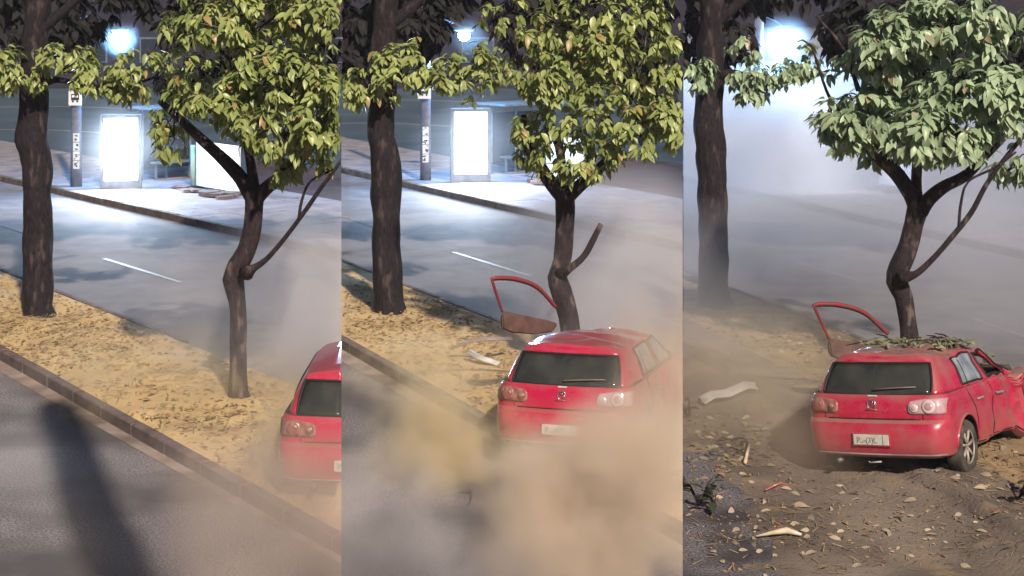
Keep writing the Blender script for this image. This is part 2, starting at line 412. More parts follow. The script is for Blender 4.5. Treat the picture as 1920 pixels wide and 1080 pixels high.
strip_bvh = BVHTree.FromObject(bpy.data.objects['earth_strip.002'], bpy.context.evaluated_depsgraph_get())
def z3(p):
    z = 0.0
    for t in (soil_bvh, strip_bvh):
        h = t.ray_cast(Vector((p.x, p.y, 3)), Vector((0, 0, -1)))
        if h[0]: z = max(z, h[0].z)
    return z
def reg3(r):
    p = at(r.uniform(1270, 1960), r.triangular(800, 1085, 1000)); return p
rg = random.Random(77)
ms = scatter_ms(2, 900, reg3, lambda p: z3(p) + .010, .08, .3, rg, .6)
tag(objm('leaf_crumbs', inst_mesh('leaf_crumbs', LV, LF, ms), M['litter']), 'small brown leaf crumbs over the soil below the wrecked car', 'leaf debris', None, 'stuff')
ms = scatter_ms(2, 240, reg3, lambda p: z3(p) + .012, .2, .8, rg, .7)
tag(objm('torn_leaves', inst_mesh('torn_leaves', LV, LF, ms), M['litter3']), 'pale torn leaves strewn over the brown soil below the wrecked car', 'fallen leaves', None, 'stuff')
def reg3b(r): return at(1370 + r.gauss(0, 55), 838 + r.gauss(0, 26))
ms = scatter_ms(2, 200, reg3b, lambda p: z3(p) + .02, .3, .7, rg, .7)
tag(objm('leaf_debris', inst_mesh('leaf_debris', LV, LF, ms), M['green_litter']), 'green and brown leaf debris at the edge of the spilled soil left of the car', 'leaf debris', None, 'stuff')
def reg3c(r): return at(r.uniform(1282, 1960), r.uniform(690, 1080))
ms = scatter_ms(2, 1500, reg3c, lambda p: z3(p) + .008, .3, .9, rg, .3)
tag(objm('twig_debris', inst_mesh('twig_debris', SV, SF, ms), M['litter']), 'thin broken twigs and stalks scattered round the wrecked car', 'twigs', None, 'stuff')

# ------------------------------------------------------------------ trees
leaf_me = []
for i in range(3):
    va, fa = leaf_arrays(.19 + .015 * i, .085 + .01 * i, .15 + .15 * i, .15 + .15 * i)
    me = inst_mesh('leaf', va, fa, [Matrix()]); me.polygons.foreach_set('use_smooth', [True] * len(me.polygons)); leaf_me.append((me, va, fa))
leaf_by_mat = {}
def leafdata(i, m):
    k = (i, m.name)
    if k not in leaf_by_mat:
        c = leaf_me[i][0].copy(); c.materials.append(m); leaf_by_mat[k] = c
    return leaf_by_mat[k]
def cluster(rng, c, out, size, n):
    r = []
    for i in range(n):
        a = rng.uniform(0, 6.28)
        el = rng.uniform(-1.1, .15)
        d = Vector((math.cos(a) * math.cos(el), math.sin(a) * math.cos(el), math.sin(el))) + out * .45
        d.z -= .25
        nr = Vector((rng.gauss(0, .25), rng.gauss(0, .25), 1)) + out * .6
        r.append(basis(c + Vector((rng.gauss(0, .03), rng.gauss(0, .03), rng.gauss(0, .03))), d, nr, size * rng.uniform(.5, 1.2)))
    return r
def tree(name, b, base, label, cat, group, trunk, limbs, lobes, bark, leafm, rng, singles=300, size=1.0, dense_step=.08):
    t = empty(name, base); tag(t, label, cat, group)
    pts, rad = dense([q[0] for q in trunk], [q[1] for q in trunk], dense_step)
    bm = tube(newbm(), pts, rad, 18, jit=.28, seed=b * 3)
    clip_bm(bm, b); obj('trunk', bm, bark, t)
    for lp in limbs:
        pts, rad = dense([q[0] for q in lp], [q[1] for q in lp], max(.06, dense_step)); bm = tube(newbm(), pts, rad, 10, jit=.2, seed=b)
        clip_bm(bm, b)
        if len(bm.faces): obj('branch', bm, bark, t)
        else: bm.free()
    allm = []; tw = newbm()
    for (c, r, n, k) in lobes:
        subs = []; n = int(n * (1.0 if size < 1.2 else .8))
        for i in range(max(3, n // 9)):
            u = Vector((rng.gauss(0, 1), rng.gauss(0, 1) - .35, rng.gauss(0, 1))).normalized(); subs.append((u, rng.uniform(.75, 1.18)))
            e = c + Vector((u.x * r[0], u.y * r[1], u.z * r[2])) * .95
            if inbay(e, b, .004) and inbay(c, b, .004): tube(tw, [c + Vector((0, 0, -r[2] * .5)), c.lerp(e, .5) + Vector((rng.gauss(0, .05), 0, rng.gauss(0, .05))), e], [.014, .009, .004], 5)
        for i in range(n):
            if i % 4 == 0:
                u = Vector((rng.gauss(0, 1), rng.gauss(0, 1) + .3, rng.gauss(0, 1))).normalized(); sh = rng.uniform(.25, .85)
            else:
                u0, q_ = rng.choice(subs); u = (u0 + Vector((rng.gauss(0, .30), rng.gauss(0, .30), rng.gauss(0, .24)))).normalized(); sh = q_ * rng.uniform(.9, 1.06)
            p = c + Vector((u.x * r[0], u.y * r[1], u.z * r[2])) * sh
            o_ = Vector((u.x / r[0], u.y / r[1], u.z / r[2])).normalized()
            allm += cluster(rng, p, o_, size, k)
    obj('twigs', tw, bark, t, kind='stuff') if len(tw.faces) else tw.free()
    allm = [m for m in allm if inbay(m.translation, b, .001 + .14 * size / max(m.translation.y, 1) * 0) and inbay(m @ Vector((0, .2, 0)), b) and m.translation.z > .3]
    def key(m):
        p = m.translation; px = 960 + F * p.x / p.y; py = YH + F * (H - p.z) / p.y
        vis = 0 <= px <= 1920 and 0 <= py <= 1080
        return (not vis, p.y)
    allm.sort(key=key)
    sing, rest = allm[:singles], allm[singles:]
    for i, m in enumerate(sing):
        o = bpy.data.objects.new('leaf', leafdata(i % 3, leafm)); COL.objects.link(o); o.parent = t
        o.matrix_local = Matrix.Translation(-base) @ m
    if rest:
        o = objm('foliage', inst_mesh('foliage', leaf_me[1][1], leaf_me[1][2], rest), leafm, t); o['kind'] = 'stuff'
    return t

def right_tree(b, spec, label, leafm, rng):
    ox, oy = spec['o']; D = spec['D']
    def q(x, y, r, dd=0): return (W(x + ox, y + oy, D + dd), r / F * D)
    base = at(450 + ox, 752 + oy, .12)
    tr = [(Vector((base.x, D, -.05)), 28 / F * D), (Vector((base.x, D, .12)), 22 / F * D)] + [q(*v) for v in spec['trunk']]
    limbs = [[q(*v) for v in l] for l in spec['limbs']]
    lobes = [(W(x + ox, y + oy, D + dd), (rx / F * D, rd, ry / F * D), n, k) for (x, y, dd, rx, ry, rd, n, k) in spec['lobes']]
    return tree('street_tree', b, Vector((base.x, D, .1)), label, 'tree', 'small crooked trees on the earth strip', tr, limbs, lobes, M['bark_light'], leafm, rng, size=spec.get('size', .78))
D1 = at(450, 752, .12).y
TR = [(447, 735, 18), (447, 650, 15.5), (445, 580, 15), (440, 545, 17), (437, 525, 19), (446, 500, 19), (462, 470, 16.5), (473, 425, 16.5), (478, 385, 18), (478, 352, 20)]
LI = [[(478, 375, 17), (452, 335, 13), (420, 300, 12), (385, 268, 11), (350, 235, 9, .1), (300, 190, 6, .3)],
      [(478, 375, 17), (500, 352, 13, -.1), (530, 330, 11, -.2), (565, 300, 8, -.4), (600, 240, 5, -.5)],
      [(478, 365, 12), (472, 320, 10), (462, 260, 8), (455, 200, 6)],
      [(462, 512, 15, -.2), (476, 502, 7, -.35), (500, 485, 5, -.4), (535, 445, 4.5, -.5), (565, 405, 4.2, -.6), (600, 355, 4, -.7), (632, 312, 3, -.8), (670, 250, 2, -.8)],
      [(560, 412, 3, -.6), (566, 375, 2.6, -.6), (582, 340, 2.2, -.6), (625, 318, 2, -.7)]]
L1_ = [(440, 120, 0, 150, 95, .9, 130, 9), (560, 150, -.5, 120, 80, .8, 120, 9), (400, 190, -.3, 70, 45, .5, 50, 9), (540, 230, -.7, 120, 50, .6, 110, 9),
       (470, 30, 0, 180, 70, 1.0, 110, 9), (325, 225, .3, 38, 60, .4, 36, 8), (610, 200, -.9, 60, 60, .5, 50, 9), (600, 20, -.4, 110, 70, .9, 70, 9), (545, 300, -.2, 60, 38, .5, 34, 8)]
right_tree(0, dict(o=(0, 0), D=D1, trunk=TR, limbs=LI, lobes=L1_), 'crooked street tree at right of the left view, clear of the car', M['leaf1'], random.Random(31))
TR2 = [(447, 735, 18), (440, 680, 18), (425, 590, 18), (412, 545, 19), (404, 520, 19), (412, 490, 17), (418, 440, 16), (420, 390, 17), (418, 352, 18)]
LI2 = [[(418, 370, 16), (388, 335, 14), (360, 292, 12), (345, 255, 9), (342, 215, 5)], [(418, 375, 15), (450, 345, 12), (500, 300, 10), (540, 240, 6)],
       [(418, 365, 12), (412, 300, 9), (402, 240, 8)], [(412, 512, 13, -.1), (430, 502, 7, -.3), (455, 480, 6, -.3), (472, 450, 6, -.3), (487, 420, 5, -.3)]]
L2_ = [(400, 120, 0, 100, 80, .8, 110, 9), (560, 120, -.5, 130, 80, .8, 120, 9), (350, 230, .2, 40, 70, .5, 50, 8), (520, 220, -.7, 125, 60, .6, 120, 9),
       (450, 30, 0, 180, 60, 1.0, 100, 9), (450, 290, -.5, 80, 40, .5, 46, 9), (610, 220, -.8, 50, 60, .5, 44, 9), (600, 30, -.4, 100, 60, .9, 60, 9)]
right_tree(1, dict(o=(640, 0), D=at(1085, 700, .12).y, trunk=TR2, limbs=LI2, lobes=L2_), 'crooked street tree directly behind the red car in the middle view', M['leaf1'], random.Random(32))
TR3 = [(447, 735, 18), (430, 660, 18), (421, 600, 16), (413, 555, 17), (402, 528, 20), (407, 500, 19), (424, 460, 17), (434, 420, 17), (441, 388, 19), (443, 375, 19)]
LI3 = [[(441, 395, 17), (428, 365, 14), (405, 330, 14), (365, 290, 13), (330, 250, 9, .1)],
       [(445, 395, 17), (462, 372, 13, -.1), (490, 350, 12, -.2), (530, 330, 11, -.3), (570, 290, 8, -.4), (620, 240, 6, -.5)],
       [(441, 390, 12), (438, 330, 10, .1), (446, 260, 9), (452, 180, 7)],
       [(410, 520, 14, -.2), (435, 515, 7, -.35), (462, 493, 5.5, -.4), (500, 450, 5, -.5), (540, 400, 4.6, -.6), (570, 345, 4.2, -.7), (610, 290, 4, -.8), (660, 230, 3, -.8)],
       [(518, 425, 3, -.55), (522, 380, 2.6, -.55), (536, 340, 2.2, -.6), (590, 312, 2.2, -.7), (625, 285, 2, -.7)],
       [(340, 230, 6, .1), (280, 190, 3, .2), (240, 85, 2, .3), (215, 78, 1.5, .3)], [(330, 170, 5), (300, 90, 3), (250, 30, 2)]]
L3_ = [(480, 75, -.3, 150, 70, .7, 125, 9), (370, 90, 0, 70, 60, .6, 70, 9), (480, 235, -.7, 120, 55, .6, 150, 9), (550, 170, -.5, 100, 70, .7, 90, 9),
       (345, 215, .1, 85, 55, .5, 75, 8), (290, 245, .2, 42, 45, .4, 36, 8), (400, 190, .4, 130, 110, .5, 110, 8), (615, 175, -.9, 45, 55, .4, 40, 9), (560, 20, -.2, 120, 60, .9, 60, 9), (610, 300, .1, 60, 40, .5, 30, 7)]
right_tree(2, dict(o=(1280, 0), D=at(1700, 700, .12).y, trunk=TR3, limbs=LI3, lobes=L3_, size=1.0), 'crooked street tree with pale leaves behind the wrecked car in the right view', M['leaf3'], random.Random(33))

def left_tree(b, dx, dy, label, leafm, rng, lobes):
    ox = [0, 640, 1280][b] + dx; base = at(72 + ox, 592 + dy, .12); D = base.y
    def q(x, y, r, dd=0): return (W(x + ox, y + dy, D + dd), r / F * D)
    tr = [(Vector((base.x, D, -.05)), 42 / F * D), (Vector((base.x, D, .18)), 32 / F * D), q(71, 575, 29), q(72, 540, 27), q(71, 480, 26), q(70, 420, 26), q(70, 350, 27), q(66, 290, 28), q(60, 262, 29), q(61, 230, 25), q(64, 180, 25), q(66, 100, 24), q(70, 0, 22), q(72, -120, 20)]
    limbs = [[q(66, 160, 12), q(110, 150, 6, -.2), (q(170, 165, 4, -.3)), q(240, 160, 3, -.3), q(290, 145, 2, -.2)], [q(66, 200, 12), q(40, 150, 8, -.3), q(0, 120, 5, -.3), q(-40, 100, 4, -.4)],
             [q(70, 60, 14), q(120, 20, 9), q(190, -40, 7)]]
    lb = [(W(x + ox, y + dy, D + dd), (rx / F * D, rd, ry / F * D), n, k) for (x, y, dd, rx, ry, rd, n, k) in lobes]
    return tree('broad_tree', b, Vector((base.x, D, .1)), label, 'tree', 'thick straight trees on the earth strip', tr, limbs, lb, M['bark'], leafm, rng, size=.85)
LL = [(25, 135, -.4, 60, 42, .5, 60, 8), (115, 115, -.4, 55, 40, .5, 44, 8), (185, 150, -.4, 50, 30, .5, 34, 8), (255, 130, -.3, 50, 48, .5, 44, 8), (-60, 120, 0, 60, 50, .6, 36, 8), (200, 165, -.3, 60, 12, .3, 20, 8)]
left_tree(0, 0, 0, 'thick straight trunk at left of the left view, earth strip lit yellow', M['leaf1'], random.Random(41), LL)
LLm = [(30, 170, -.4, 55, 38, .5, 50, 8), (110, 140, -.4, 65, 55, .5, 70, 8), (210, 150, -.3, 70, 42, .5, 55, 8), (280, 120, 0, 40, 50, .5, 30, 8)]
left_tree(1, 14, -8, 'thick straight trunk at left of the middle view, left of the moving red car', M['leaf1'], random.Random(42), LLm)
LL3 = [(25, 145, -.4, 42, 32, .4, 34, 8), (180, 150, -.3, 75, 24, .4, 46, 8), (240, 130, -.2, 45, 30, .4, 30, 8), (150, 185, -.3, 50, 20, .3, 22, 8), (120, 90, 0, 40, 45, .4, 12, 7)]
left_tree(2, -14, -14, 'thick straight trunk half veiled by dust at left of the right view', M['leaf3'], random.Random(43), LL3)

# shaded upper crowns: shade put into near-black leaf colour, trunk added
def shaded_crown(b, x, D, rpx, lobes, label, rng):
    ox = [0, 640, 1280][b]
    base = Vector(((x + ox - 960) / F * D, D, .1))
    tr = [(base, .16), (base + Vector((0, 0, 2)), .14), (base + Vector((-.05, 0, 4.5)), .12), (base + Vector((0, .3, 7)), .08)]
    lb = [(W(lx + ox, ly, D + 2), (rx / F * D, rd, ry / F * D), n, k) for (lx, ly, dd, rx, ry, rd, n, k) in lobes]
    return tree('shaded_crown', b, base, label, 'tree', 'shaded upper crowns', tr, [], lb, M['bark'], M['leaf_shade'], rng, singles=0, size=1.5, dense_step=.4)
shaded_crown(0, 66, 28.8, 0, [(40, 20, 0, 150, 85, 1.5, 260, 8), (130, 50, 0, 60, 60, 1, 60, 8), (330, 20, 0, 60, 70, 1, 70, 8), (470, 40, 0, 130, 110, 1.2, 230, 8), (600, 60, 0, 60, 110, 1.2, 110, 8), (350, 150, 0, 40, 60, .8, 40, 8), (225, -10, 0, 90, 30, 1, 50, 8)], 'upper crown with shade put into its leaf colour, filling the top left corner of the left view', random.Random(51))
shaded_crown(1, 84, 28.8, 0, [(60, 30, 0, 130, 95, 1.5, 250, 8), (10, 90, 0, 60, 60, 1, 60, 8), (160, 60, 0, 30, 80, .8, 50, 8), (340, 30, 0, 60, 80, 1, 80, 8), (480, 40, 0, 140, 120, 1.2, 250, 8), (600, 150, 0, 60, 120, 1.2, 130, 8), (230, -10, 0, 90, 30, 1, 50, 8)], 'upper crown with shade put into its leaf colour, at the top left of the middle view', random.Random(52))
shaded_crown(2, 52, 28.8, 0, [(50, 40, 0, 95, 95, 1.5, 230, 8), (330, 40, 0, 75, 70, 1.0, 110, 8), (480, 60, 0, 140, 120, 1.2, 240, 8), (600, 120, 0, 70, 120, 1.2, 150, 8), (200, -15, 0, 90, 30, 1, 50, 8)], 'upper crown with shade put into its leaf colour, at the top left of the right view, above the dust', random.Random(53))

# ------------------------------------------------------------------ far building
bl = empty('building', (0, 95, 0), label='long dark low building across the plaza far behind the trees', cat='building')
obj('wall', boxbm((0, 98, 4.6), (90, 6, 9.4)), M['wall'], bl, smooth=False)
obj('roof', boxbm((0, 98, 9.5), (92, 8, .4)), M['wall'], bl, smooth=False)
for i in range(22):
    x = -40 + i * 3.8
    f = obj('window', boxbm((x, 94.97, 2.4), (1.9, .1, 1.5)), M['metal'], bl, smooth=False)
    obj('pane', boxbm((x, 94.9, 2.4), (1.7, .08, 1.3)), M['glassd'], f, smooth=False)

# ------------------------------------------------------------------ street furniture across the road
def furniture(b):
    ox, oy = OFF[b]; w = BAYW[b]; dy = -12 if b == 1 else 0; vx = ox
    # utility pole with lamp and sign
    pb = at(143 + vx, 350 + oy, .14); D = pb.y; s = D / F
    p = empty('utility_pole', pb, label='posted utility pole beside the lit advertising box in the %s view' % w, cat='pole', group='utility poles with lamp across the road')
    obj('shaft', tube(newbm(), [pb, pb + Vector((0, 0, 3.2)), pb + Vector((0, 0, 7.5))], [.16, .135, .11], 16), M['pole'], p)
    # pasted posters with rough letters on the shaft
    for i, (yy, hh) in enumerate(((258, 16), (275, 15), (292, 16), (309, 15))):
        c = W(143 + vx, yy + oy, D - .17)
        f = obj('poster', boxbm(c, (.17, .012, hh * s)), M['white'], p, smooth=False)
        bm = newbm()
        for g in range(5):
            box(bm, (c.x + rnd.uniform(-.05, .05), c.y - .012, c.z + rnd.uniform(-.4, .4) * hh * s), (rnd.uniform(.02, .08), .006, rnd.uniform(.015, .05)))
        obj('print', bm, M['black'], f, smooth=False)
    c = W(141 + vx, 184 + oy, D - .22)
    sg = empty('bus_stop_sign', c, label='small square white sign with dark bus symbol high on the pole in the %s view' % w, cat='sign', group='bus stop signs')
    obj('plate', boxbm(c, (.36, .02, .40)), M['white'], sg, smooth=False)
    bm = newbm(); box(bm, (c.x, c.y - .015, c.z + .03), (.22, .008, .17)); box(bm, (c.x - .06, c.y - .015, c.z - .09), (.05, .008, .05)); box(bm, (c.x + .06, c.y - .015, c.z - .09), (.05, .008, .05))
    obj('bus_symbol', bm, M['black'], sg, smooth=False)
    bm = newbm(); box(bm, (c.x - .05, c.y - .022, c.z + .05), (.07, .006, .06)); box(bm, (c.x + .05, c.y - .022, c.z + .05), (.07, .006, .06)); obj('symbol_window', bm, M['white'], sg, smooth=False)
    lx = 225 if b < 1 else (215 if b == 1 else 190)
    lc = W(lx + vx + (0 if b != 1 else 0), 66, D)
    l = empty('street_lamp', lc, label='blue-white street lamp glowing above the advertising box in the %s view' % w, cat='street lamp', group='street lamps')
    top = Vector((pb.x, pb.y, lc.z + .55))
    obj('arm', tube(newbm(), [top, top.lerp(lc, .5) + Vector((0, 0, .2)), lc + Vector((0, 0, .2))], .03, 8), M['metal'], l)
    bm = newbm(); bmesh.ops.create_uvsphere(bm, u_segments=16, v_segments=8, radius=1); bmesh.ops.transform(bm, matrix=Matrix.Translation(lc + Vector((0, 0, .17))) @ Matrix.Diagonal((.3, .2, .09, 1)), verts=bm.verts)
    obj('housing', bm, M['metal'], l)
    bm = newbm(); bmesh.ops.create_uvsphere(bm, u_segments=16, v_segments=10, radius=.17 if b < 2 else .2); bmesh.ops.transform(bm, matrix=Matrix.Translation(lc), verts=bm.verts)
    obj('bulb', bm, M['lamp'], l)
    pl = bpy.data.lights.new('street_lamp_light', 'POINT'); pl.energy = 800; pl.color = (.16, .50, 1.0); pl.shadow_soft_size = .3
    po = bpy.data.objects.new('lamp_light', pl); COL.objects.link(po); po.parent = l; po.location = (0, -.1, -.45)
    # advertising light box
    bb = at(227 + vx, 353 + oy, .15); D = bb.y; s = D / F
    a = empty('advertising_box', bb, label='glowing white advertising box on the far pavement in the %s view' % w, cat='advertising box', group='lit advertising boxes')
    rz = R(8)
    Mx = Matrix.Translation(bb) @ Matrix.Rotation(rz, 4, 'Z')
    hw_ = 31 * s; z0 = 15 * s; z1 = 131 * s
    bm = newbm()
    for sx in (-1, 1): box(bm, (sx * (hw_ + .05), 0, (z1 + .1) / 2), (.1, .24, z1 + .1), M=Mx)
    box(bm, (0, 0, z1 + .06), (2 * hw_ + .1, .238, .1), M=Mx); box(bm, (0, 0, z0 / 2), (2 * hw_ + .1, .238, z0), M=Mx)
    obj('frame', bm, M['metal'], a, smooth=False)
    obj('lit_panel', box(newbm(), (0, 0, (z0 + z1) / 2), (2 * hw_ - .004, .18, z1 - z0 - .01), M=Mx), M['box_lit'], a, smooth=False)
    al = bpy.data.lights.new('panel_light', 'AREA'); al.shape = 'RECTANGLE'; al.size = 2 * hw_ - .02; al.size_y = z1 - z0 - .02; al.energy = 460; al.color = (.80, .89, 1.0)
    ao = bpy.data.objects.new('panel_light', al); COL.objects.link(ao); ao.parent = a; ao.location = Mx.to_3x3() @ Vector((0, -.135, (z0 + z1) / 2)); ao.rotation_euler = (R(-90), 0, rz)
    # bus shelter
    b0 = at(266 + vx, 338 + oy, .15); b1 = at(356 + vx, 330 + oy, .15)
    sh = empty('bus_shelter', b0.lerp(b1, .5), label='bus shelter with thin flat roof right of the advertising box in the %s view' % w, cat='bus shelter', group='bus shelters')
    ang = math.atan2(b1.y - b0.y, b1.x - b0.x); ln = (b1 - b0).length; c = b0.lerp(b1, .5)
    Ms = Matrix.Translation(c) @ Matrix.Rotation(ang, 4, 'Z')
    obj('roof', box(newbm(), (0, -.3, 2.08), (ln + .5, 1.3, .06), M=Ms), M['metal'], sh, smooth=False)
    for sx in (-1, 0, 1): obj('post', box(newbm(), (sx * ln / 2, 0, 1.03), (.06, .06, 2.06), M=Ms), M['metal'], sh, smooth=False)
    gm = mat('shelter_glass', (.05, .07, .09), rough=.1, spec=.6); gm.node_tree.nodes['Principled BSDF'].inputs['Transmission Weight'].default_value = .9
    for sx in (-1, 1): obj('pane', box(newbm(), (sx * ln / 4, 0, 1.05), (ln / 2 - .08, .015, 1.5), M=Ms), gm, sh, smooth=False)
    obj('bench', box(newbm(), (0, -.35, .5), (ln * .8, .35, .05), M=Ms), M['metal'], sh, smooth=False)
    for sx in (-1, 1): obj('leg', box(newbm(), (sx * ln * .35, -.35, .25), (.05, .05, .46), M=Ms), M['metal'], sh, smooth=False)
    # white booth panel and green post
    g = at(362 + vx, 350 + oy, .15)
    obj('post', tube(newbm(), [g, g + Vector((0, 0, 1.15))], .07, 12), M['green'], None)
    o = COL.objects[-1]; o.name = 'bollard'; tag(o, 'pale green striped post beside the white hoarding in the %s view' % w, 'post', 'green posts')
    w0 = at(369 + vx, 352 + oy, .15); w1 = at(450 + vx, 366 + oy, .15)
    if b == 1: w1 = at(440 + vx, 360 + oy, .15)
    hd = empty('hoarding', w0, label='grubby white hoarding panel behind the crooked tree in the %s view' % w, cat='hoarding', group='white hoardings')
    ang = math.atan2(w1.y - w0.y, w1.x - w0.x); ln = (w1 - w0).length; c = w0.lerp(w1, .5)
    Mh = Matrix.Translation(c) @ Matrix.Rotation(ang, 4, 'Z')
    for i in (-1, 1):
        obj('panel', box(newbm(), (i * ln / 4, 0, .68), (ln / 2 - .015, .05, 1.22), M=Mh), M['white'], hd, smooth=False)
    for i in (-1, 0, 1): obj('foot', box(newbm(), (i * ln / 2.1, -.1, .035), (.12, .5, .07), M=Mh), M['black'], hd, smooth=False)
    bm = newbm(); r2 = random.Random(b)
    for i in range(16):
        q = w0.lerp(w1, r2.uniform(-.35, 1.0)) + Vector((0, r2.uniform(-1.3, -.4), r2.uniform(.02, .08)))
        box(bm, q, (r2.uniform(.15, .5), r2.uniform(.1, .4), r2.uniform(.03, .12)), rz=r2.uniform(0, 3))
    obj('rubble', bm, M['kerb'], None, smooth=False, label='rubble and cardboard lying before the white hoarding in the %s view' % w, cat='rubble', kind='stuff')
for b in range(3): furniture(b)

# unseen tree added beside the camera, bough placed to shade the near road
s1 = at(110, 775) ; s2 = at(262, 1230)
def up_sun(p, z): return p - SUN_DIR * (z / -SUN_DIR.z)
c1 = up_sun(s1, 6.4); c2 = up_sun(s2, 6.0)
tb = Vector((-6.5, -2.0, 0))
ot = empty('shadow_tree', tb, label='tall bare tree added beside the camera, its bough placed to shade the near road', cat='tree')
obj('trunk', tube(newbm(), *dense([tb, tb + Vector((.1, 0, 3)), tb + Vector((.4, .2, 6.0)), tb + Vector((.5, .5, 10))], [.45, .36, .32, .2], .4), 14, jit=.2), M['bark'], ot)  # trunk of the added shadow tree
obj('branch', tube(newbm(), *dense([tb + Vector((.3, .2, 5.2)), c2 + Vector((-1.2, -2, .3)), c2, c2.lerp(c1, .5), c1, c1 + (c1 - c2) * .05], [.3, .3, .30, .31, .28, .24], .3), 14, jit=.2), M['bark'], ot)  # bough of the added tree, placed to shade the near road

# ------------------------------------------------------------------ the red hatchback
def paintmat(name, dust):
    m = bpy.data.materials.new(name); m.use_nodes = True; N, L = nodes(m); b = N['Principled BSDF']
    b.inputs['Roughness'].default_value = .38; b.inputs['Coat Weight'].default_value = .8; b.inputs['Coat Roughness'].default_value = .10
    g = N.new('ShaderNodeTexCoord'); n = N.new('ShaderNodeTexNoise'); n.inputs['Scale'].default_value = 3.5; n.inputs['Detail'].default_value = 9; n.inputs['Roughness'].default_value = .65
    L.new(g.outputs['Object'], n.inputs['Vector'])
    sx = N.new('ShaderNodeSeparateXYZ'); L.new(g.outputs['Normal'], sx.inputs[0])
    so_ = N.new('ShaderNodeSeparateXYZ'); L.new(g.outputs['Object'], so_.inputs[0])
    a = N.new('ShaderNodeMapRange'); a.inputs[1].default_value = .3; a.inputs[2].default_value = 1; a.inputs[3].default_value = 0; a.inputs[4].default_value = .30 + dust * .5; L.new(sx.outputs[2], a.inputs[0])
    lo = N.new('ShaderNodeMapRange'); lo.inputs[1].default_value = .75; lo.inputs[2].default_value = .2; lo.inputs[3].default_value = 0; lo.inputs[4].default_value = .3; L.new(so_.outputs[2], lo.inputs[0])
    s = N.new('ShaderNodeMath'); s.operation = 'ADD'; L.new(a.outputs[0], s.inputs[0]); L.new(lo.outputs[0], s.inputs[1])
    r = N.new('ShaderNodeMapRange'); r.inputs[1].default_value = .35; r.inputs[2].default_value = .68; r.inputs[3].default_value = -.12; r.inputs[4].default_value = .10 + .26 * dust; L.new(n.outputs[0], r.inputs[0])
    q = N.new('ShaderNodeMath'); q.operation = 'ADD'; q.use_clamp = True; L.new(s.outputs[0], q.inputs[0]); L.new(r.outputs[0], q.inputs[1])
    mx = N.new('ShaderNodeMix'); mx.data_type = 'RGBA'; mx.inputs[6].default_value = (.42, .007, .050, 1); mx.inputs[7].default_value = (.24, .15, .12, 1)
    L.new(q.outputs[0], mx.inputs[0]); L.new(mx.outputs[2], b.inputs['Base Color'])
    rr = N.new('ShaderNodeMath'); rr.operation = 'MULTIPLY_ADD'; rr.inputs[1].default_value = .5; rr.inputs[2].default_value = .24; L.new(q.outputs[0], rr.inputs[0]); L.new(rr.outputs[0], b.inputs['Roughness'])
    return m
M['paint_red'] = paintmat('red_paint', .3); M['paint_dusty'] = paintmat('dusty_red_paint', 1.0)
M['paint_clean'] = M['paint_red']; M['door_dust'] = mat('dusty_door', (.14, .075, .065), (.08, .045, .04), 7, .8); M['door_frame'] = mat('scraped_red_frame', (.24, .02, .035), (.13, .05, .045), 9, .6)
M['glass'] = mat('tinted_glass', (.022, .024, .024), (.05, .052, .045), 2.5, .12, spec=.8)
M['glass_side'] = mat('side_glass_reflection', (.10, .13, .17), (.34, .38, .42), 3.2, .25, spec=.7)  # bluish reflection painted into the glass colour
M['seal'] = mat('window_seal', (.014, .012, .014), rough=.6)
M['cabin'] = mat('cabin_trim', (.03, .028, .028), (.08, .065, .05), 6, .9)
M['lens_clear'] = mat('clear_lamp_lens', (.50, .33, .36), (.40, .25, .28), 14, .12, spec=.8)
M['lens_ring'] = mat('lamp_reflector', (.85, .74, .76), (.7, .55, .58), 20, .2, spec=.8, metal=.3)
M['lens_red'] = mat('dirty_lamp_lens', (.20, .055, .05), (.28, .16, .13), 18, .3, spec=.6)
M['plate'] = mat('plate_grey', (.55, .55, .50), (.42, .41, .37), 9, .5)
M['plate_ink'] = mat('plate_ink', (.12, .11, .10), (.3, .28, .26), 30, .6)
M['rim'] = mat('dusty_alloy', (.42, .38, .35), (.26, .22, .19), 9, .6, metal=.3)
M['tyre'] = mat('dusty_tyre', (.10, .085, .07), (.03, .026, .024), 7, .9)
M['chrome'] = mat('dull_chrome', (.5, .48, .5), (.3, .28, .3), 20, .25, metal=.8)
M['grey_plastic'] = mat('grey_sill_plastic', (.28, .23, .22), (.17, .13, .12), 5, .7)
M['debris'] = mat('pale_debris', (.55, .56, .55), (.32, .33, .33), 5, .5)
M['wood'] = mat('split_wood', (.62, .55, .44), (.42, .34, .24), 8, .8)

